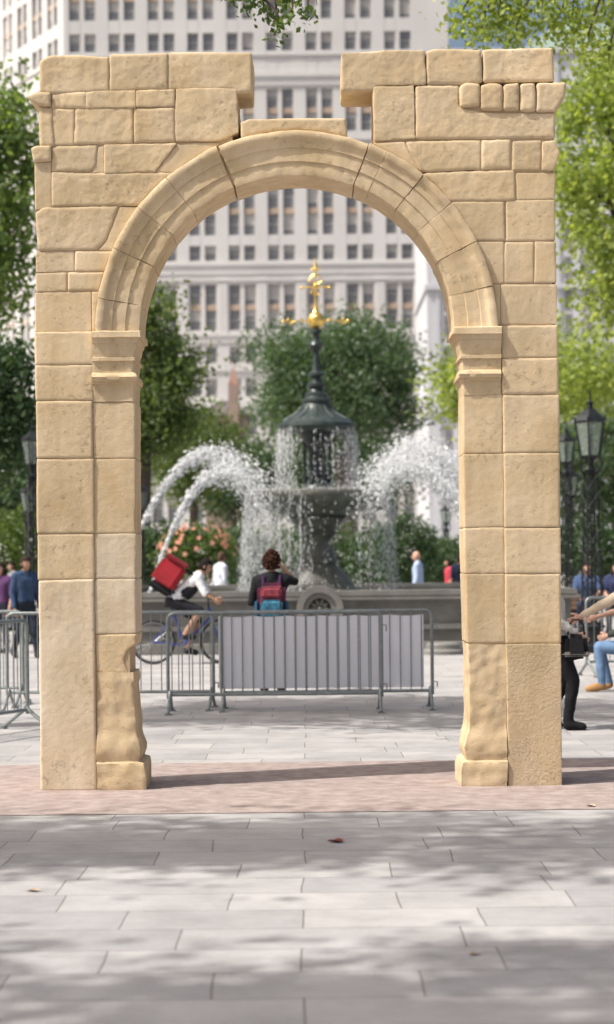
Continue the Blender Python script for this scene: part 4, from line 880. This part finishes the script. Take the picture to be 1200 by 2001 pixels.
side_dir = Vector((26, -44, 0)).normalized(); SO = Vector((xL-26, YBD+44, 0)); SN = Vector((side_dir.y, -side_dir.x, 0)); sl = math.hypot(26, 44)
scs = [sl-3.6-5.3*i for i in range(9)]; scs = scs[::-1]
facade(b, SO, side_dir, SN, scs, 0, sl, rows)
for y0, y1, d in CORN: obox(b, SO, side_dir, SN, 0, sl-.1, -.5, d+.02, zb(y1), zb(y0))
mk('facade_wall', b, [LIME, BROWN], bld)
def win(b, O, U, N, c, z0, z1, kind):
    obox(b, O, U, N, c-hwv, c+hwv, -.52, -.48, z0, z1, 0)
    t = .09
    for u0, u1, a0, a1 in ((c-hwv, c-hwv+t, z0, z1), (c+hwv-t, c+hwv, z0, z1), (c-hwv+t, c+hwv-t, z1-t, z1), (c-hwv+t, c+hwv-t, z0, z0+t), (c-hwv+t, c+hwv-t, (z0+z1)/2-.05, (z0+z1)/2+.05)):
        obox(b, O, U, N, u0, u1, -.477, -.40, a0, a1, 1)
    if kind: obox(b, O, U, N, c-hwv+t+.01, c+hwv-t-.01, -.476, -.465, z1-t-.02-(z1-z0-.3)*kind, z1-t-.01, 2)
def vis(x, y):
    if y < 98 and 130 < x < 880: return True
    if 495 < x < 665 and y < 235: return True
    return (x-580)**2+(y-648)**2 < 300**2 and y < 710 and not (475 < x < 830 and y > 585) and x > 300
rest = bmesh.new(); cnt = 0
for (y0, y1) in rows:
    for bx0, c in zip(bays, bxs):
        for s_ in (-1, 1):
            kind = random.choice([0, 0, .3, .4, .55, .8]); yc = (y0+y1)/2
            if cnt < 100 and vis(bx0+s_*15, yc) and yc > -5:
                w_ = bmesh.new(); win(w_, O, U, N, c+s_*off, zb(y1), zb(y0), kind); mk('window', w_, [WGL, WFR, BLIND], bld); cnt += 1
            else: win(rest, O, U, N, c+s_*off, zb(y1), zb(y0), kind)
    for c in scs:
        for s_ in (-1, 1): win(rest, SO, side_dir, SN, c+s_*off, zb(y1), zb(y0), random.choice([0, 0, .4]))
ro = mk('remaining_windows', rest, [WGL, WFR, BLIND], bld); ro['kind'] = 'stuff'
Y2 = 190.0; z2 = lambda y: H+(CY-y)*Y2/F; x0, x1 = gx(836, Y2, 700), gx(1300, Y2, 700)
nb = root('corner_building', ((x0+x1)/2, Y2, 0), 'grey stone building with a green copper roof behind the right side of the arch', 'building')
b = bmesh.new(); box(b, x0, x1, Y2, Y2+20, 0, z2(100)); 
for y in (100, 330, 560, 800): box(b, x0-.25, x1+.2, Y2-.4, Y2+20.2, z2(y+9), z2(y))
for k in range(12): xx = x0+1.0+k*2.02*1.0; box(b, xx-.25, xx+.25, Y2-.15, Y2+.2, 0, z2(112))
mk('facade_wall', b, LIME2, nb)
xr0 = gx(1030, Y2, 700)
b = bmesh.new(); v = [b.verts.new(p) for p in ((xr0,Y2-.3,z2(99.5)),(x1,Y2-.3,z2(99.5)),(x1,Y2+20,z2(99.5)),(xr0,Y2+20,z2(99.5)),(xr0+3.5,Y2+2.0,z2(40)),(x1-2,Y2+2.0,z2(40)),(x1-2,Y2+18,z2(40)),(xr0+3.5,Y2+18,z2(40)))]
for f in ((0,1,5,4),(1,2,6,5),(2,3,7,6),(3,0,4,7),(4,5,6,7)): b.faces.new([v[i] for i in f])
mk('copper_roof', b, mat('copper_green', (.22,.29,.25), .8, 0, .2, .5), nb)
for y in (470, 528, 590, 640, 700, 760, 860):
    for k in range(11):
        xx = x0+2.0+k*2.02; b = bmesh.new(); h_ = 1.15
        box(b, xx-.42, xx+.42, Y2-.03, Y2+.1, z2(y)-h_, z2(y)+h_, 1); box(b, xx-.34, xx+.34, Y2-.05, Y2-.031, z2(y)-h_+.1, z2(y)-.05, 0); box(b, xx-.34, xx+.34, Y2-.05, Y2-.031, z2(y)+.05, z2(y)+h_-.1, 0)
        mk('window', b, [WGL, WFR], nb)
Y3 = 150.0; z3 = lambda y: H+(CY-y)*Y3/F; x0, x1 = gx(400, Y3, 800), gx(478, Y3, 800)
br_ = root('brownstone_house', ((x0+x1)/2, Y3, 0), 'small brown stone house with a turret low between the trees left of the fountain', 'building')
BST = mat('brownstone', (.30,.22,.18), .85, 0, .2, .6)
b = bmesh.new(); box(b, x0, x1, Y3, Y3+10, 0, z3(810)); tx_ = gx(456, Y3, 740); box(b, tx_-.4, tx_+.4, Y3-.4, Y3+.8, 0, z3(752)); mk('wall', b, BST, br_)
b = bmesh.new(); v = [b.verts.new(p) for p in ((x0-.3,Y3-.4,z3(809)),(x1+.3,Y3-.4,z3(809)),(x1+.3,Y3+10.4,z3(809)),(x0-.3,Y3+10.4,z3(809)),(x0+1,Y3+5,z3(770)),(x1-1,Y3+5,z3(770)))]
for f in ((0,1,5,4),(2,3,4,5),(1,2,5),(3,0,4),(0,3,2,1)): b.faces.new([v[i] for i in f])
rf = mk('roof', b, mat('slate_roof', (.12,.10,.10), .7, 0, .2, 1), br_)
b = bmesh.new(); lathe(b, [(.62,z3(752)),(.6,z3(749)),(.05,z3(715)),(.03,z3(705))], (tx_, Y3+.2, 0), 4, ph=math.pi/4); mk('turret_roof', b, mat('tile_red', (.32,.19,.15), .8), br_)
for k in range(2):
    for y in (850, 905):
        xx = x0+.9+k*1.25; b = bmesh.new(); box(b, xx-.3, xx+.3, Y3-.04, Y3+.1, z3(y)-.8, z3(y)+.8, 1); box(b, xx-.24, xx+.24, Y3-.06, Y3-.041, z3(y)-.74, z3(y)+.74, 0); mk('window', b, [WGL, WFR], br_)
# ------------------------------------------------------------------ fallen leaves
LF = mat('dry_leaf', (.42,.32,.23), .8, 0, .25, 30); LFR = mat('red_leaf', (.20,.04,.03), .6)
for i, (px, py, m, s_, lb) in enumerate([(657,1646,LFR,1,'dark red fallen leaf on the paving in front of the arch'),(66,1742,LF,.7,'tan fallen leaf on the paving at the lower left'),
        (926,1866,LF,.5,'tan fallen leaf on the paving at the lower right'),(1155,1577,LF,.7,'fallen leaf on the pink gravel at the right')]):
    Yg = H*F/(py-CY+(px-CX)*TH); p = P(px, py, Yg); b = bmesh.new()
    o_ = [(0,-.05),(.03,-.03),(.045,.01),(.02,.03),(0,.07),(-.02,.03),(-.045,.01),(-.03,-.03)]
    c0 = b.verts.new((0,0,.004)); vv = [b.verts.new((x,y,.004+.014*abs(x)/.045+random.uniform(0,.006))) for x, y in o_]
    for k in range(8): b.faces.new((c0, vv[k], vv[(k+1) % 8]))
    o = mk('fallen_leaf', b, m); o.location = (p.x, p.y, .004 if 12.7 < p.y < 15.6 else 0); o.rotation_euler = (0, 0, random.uniform(0, 6)); o.scale = (s_,)*3; tag(o, lb, 'leaf', 'fallen leaves')
# ------------------------------------------------------------------ light, camera
w = bpy.data.worlds.new('World'); scene.world = w; w.use_nodes = True; nt = w.node_tree
sky = nt.nodes.new('ShaderNodeTexSky'); sky.sky_type = 'NISHITA'; sky.sun_disc = False
EL, AZ = R(55), R(-112)
sky.sun_elevation = EL; sky.sun_rotation = AZ; sky.dust_density = 7; sky.air_density = 1.0; sky.ozone_density = .5
nt.links.new(sky.outputs[0], nt.nodes['Background'].inputs[0]); nt.nodes['Background'].inputs[1].default_value = .15
sd = Vector((math.sin(AZ)*math.cos(EL), math.cos(AZ)*math.cos(EL), math.sin(EL)))
L = bpy.data.lights.new('sun', 'SUN'); L.energy = 5; L.angle = R(.6); L.color = (1, .965, .91)
so = bpy.data.objects.new('sun', L); COL.objects.link(so); so.rotation_euler = sd.to_track_quat('Z', 'Y').to_euler(); so.location = (0, 0, 40)
cam = bpy.data.cameras.new('camera'); co = bpy.data.objects.new('camera', cam); COL.objects.link(co)
co.location = (0, 0, H); co.rotation_euler = (math.pi/2, TH, 0)
cam.sensor_fit = 'VERTICAL'; cam.sensor_height = 36; cam.lens = F/2001*36; cam.shift_y = 89.5/2001
cam.clip_end = 3000; cam.dof.use_dof = True; cam.dof.focus_distance = 14.1; cam.dof.aperture_fstop = 1.9
scene.camera = co
scene.view_settings.view_transform = 'Standard'; scene.view_settings.look = 'None'; scene.view_settings.exposure = 0
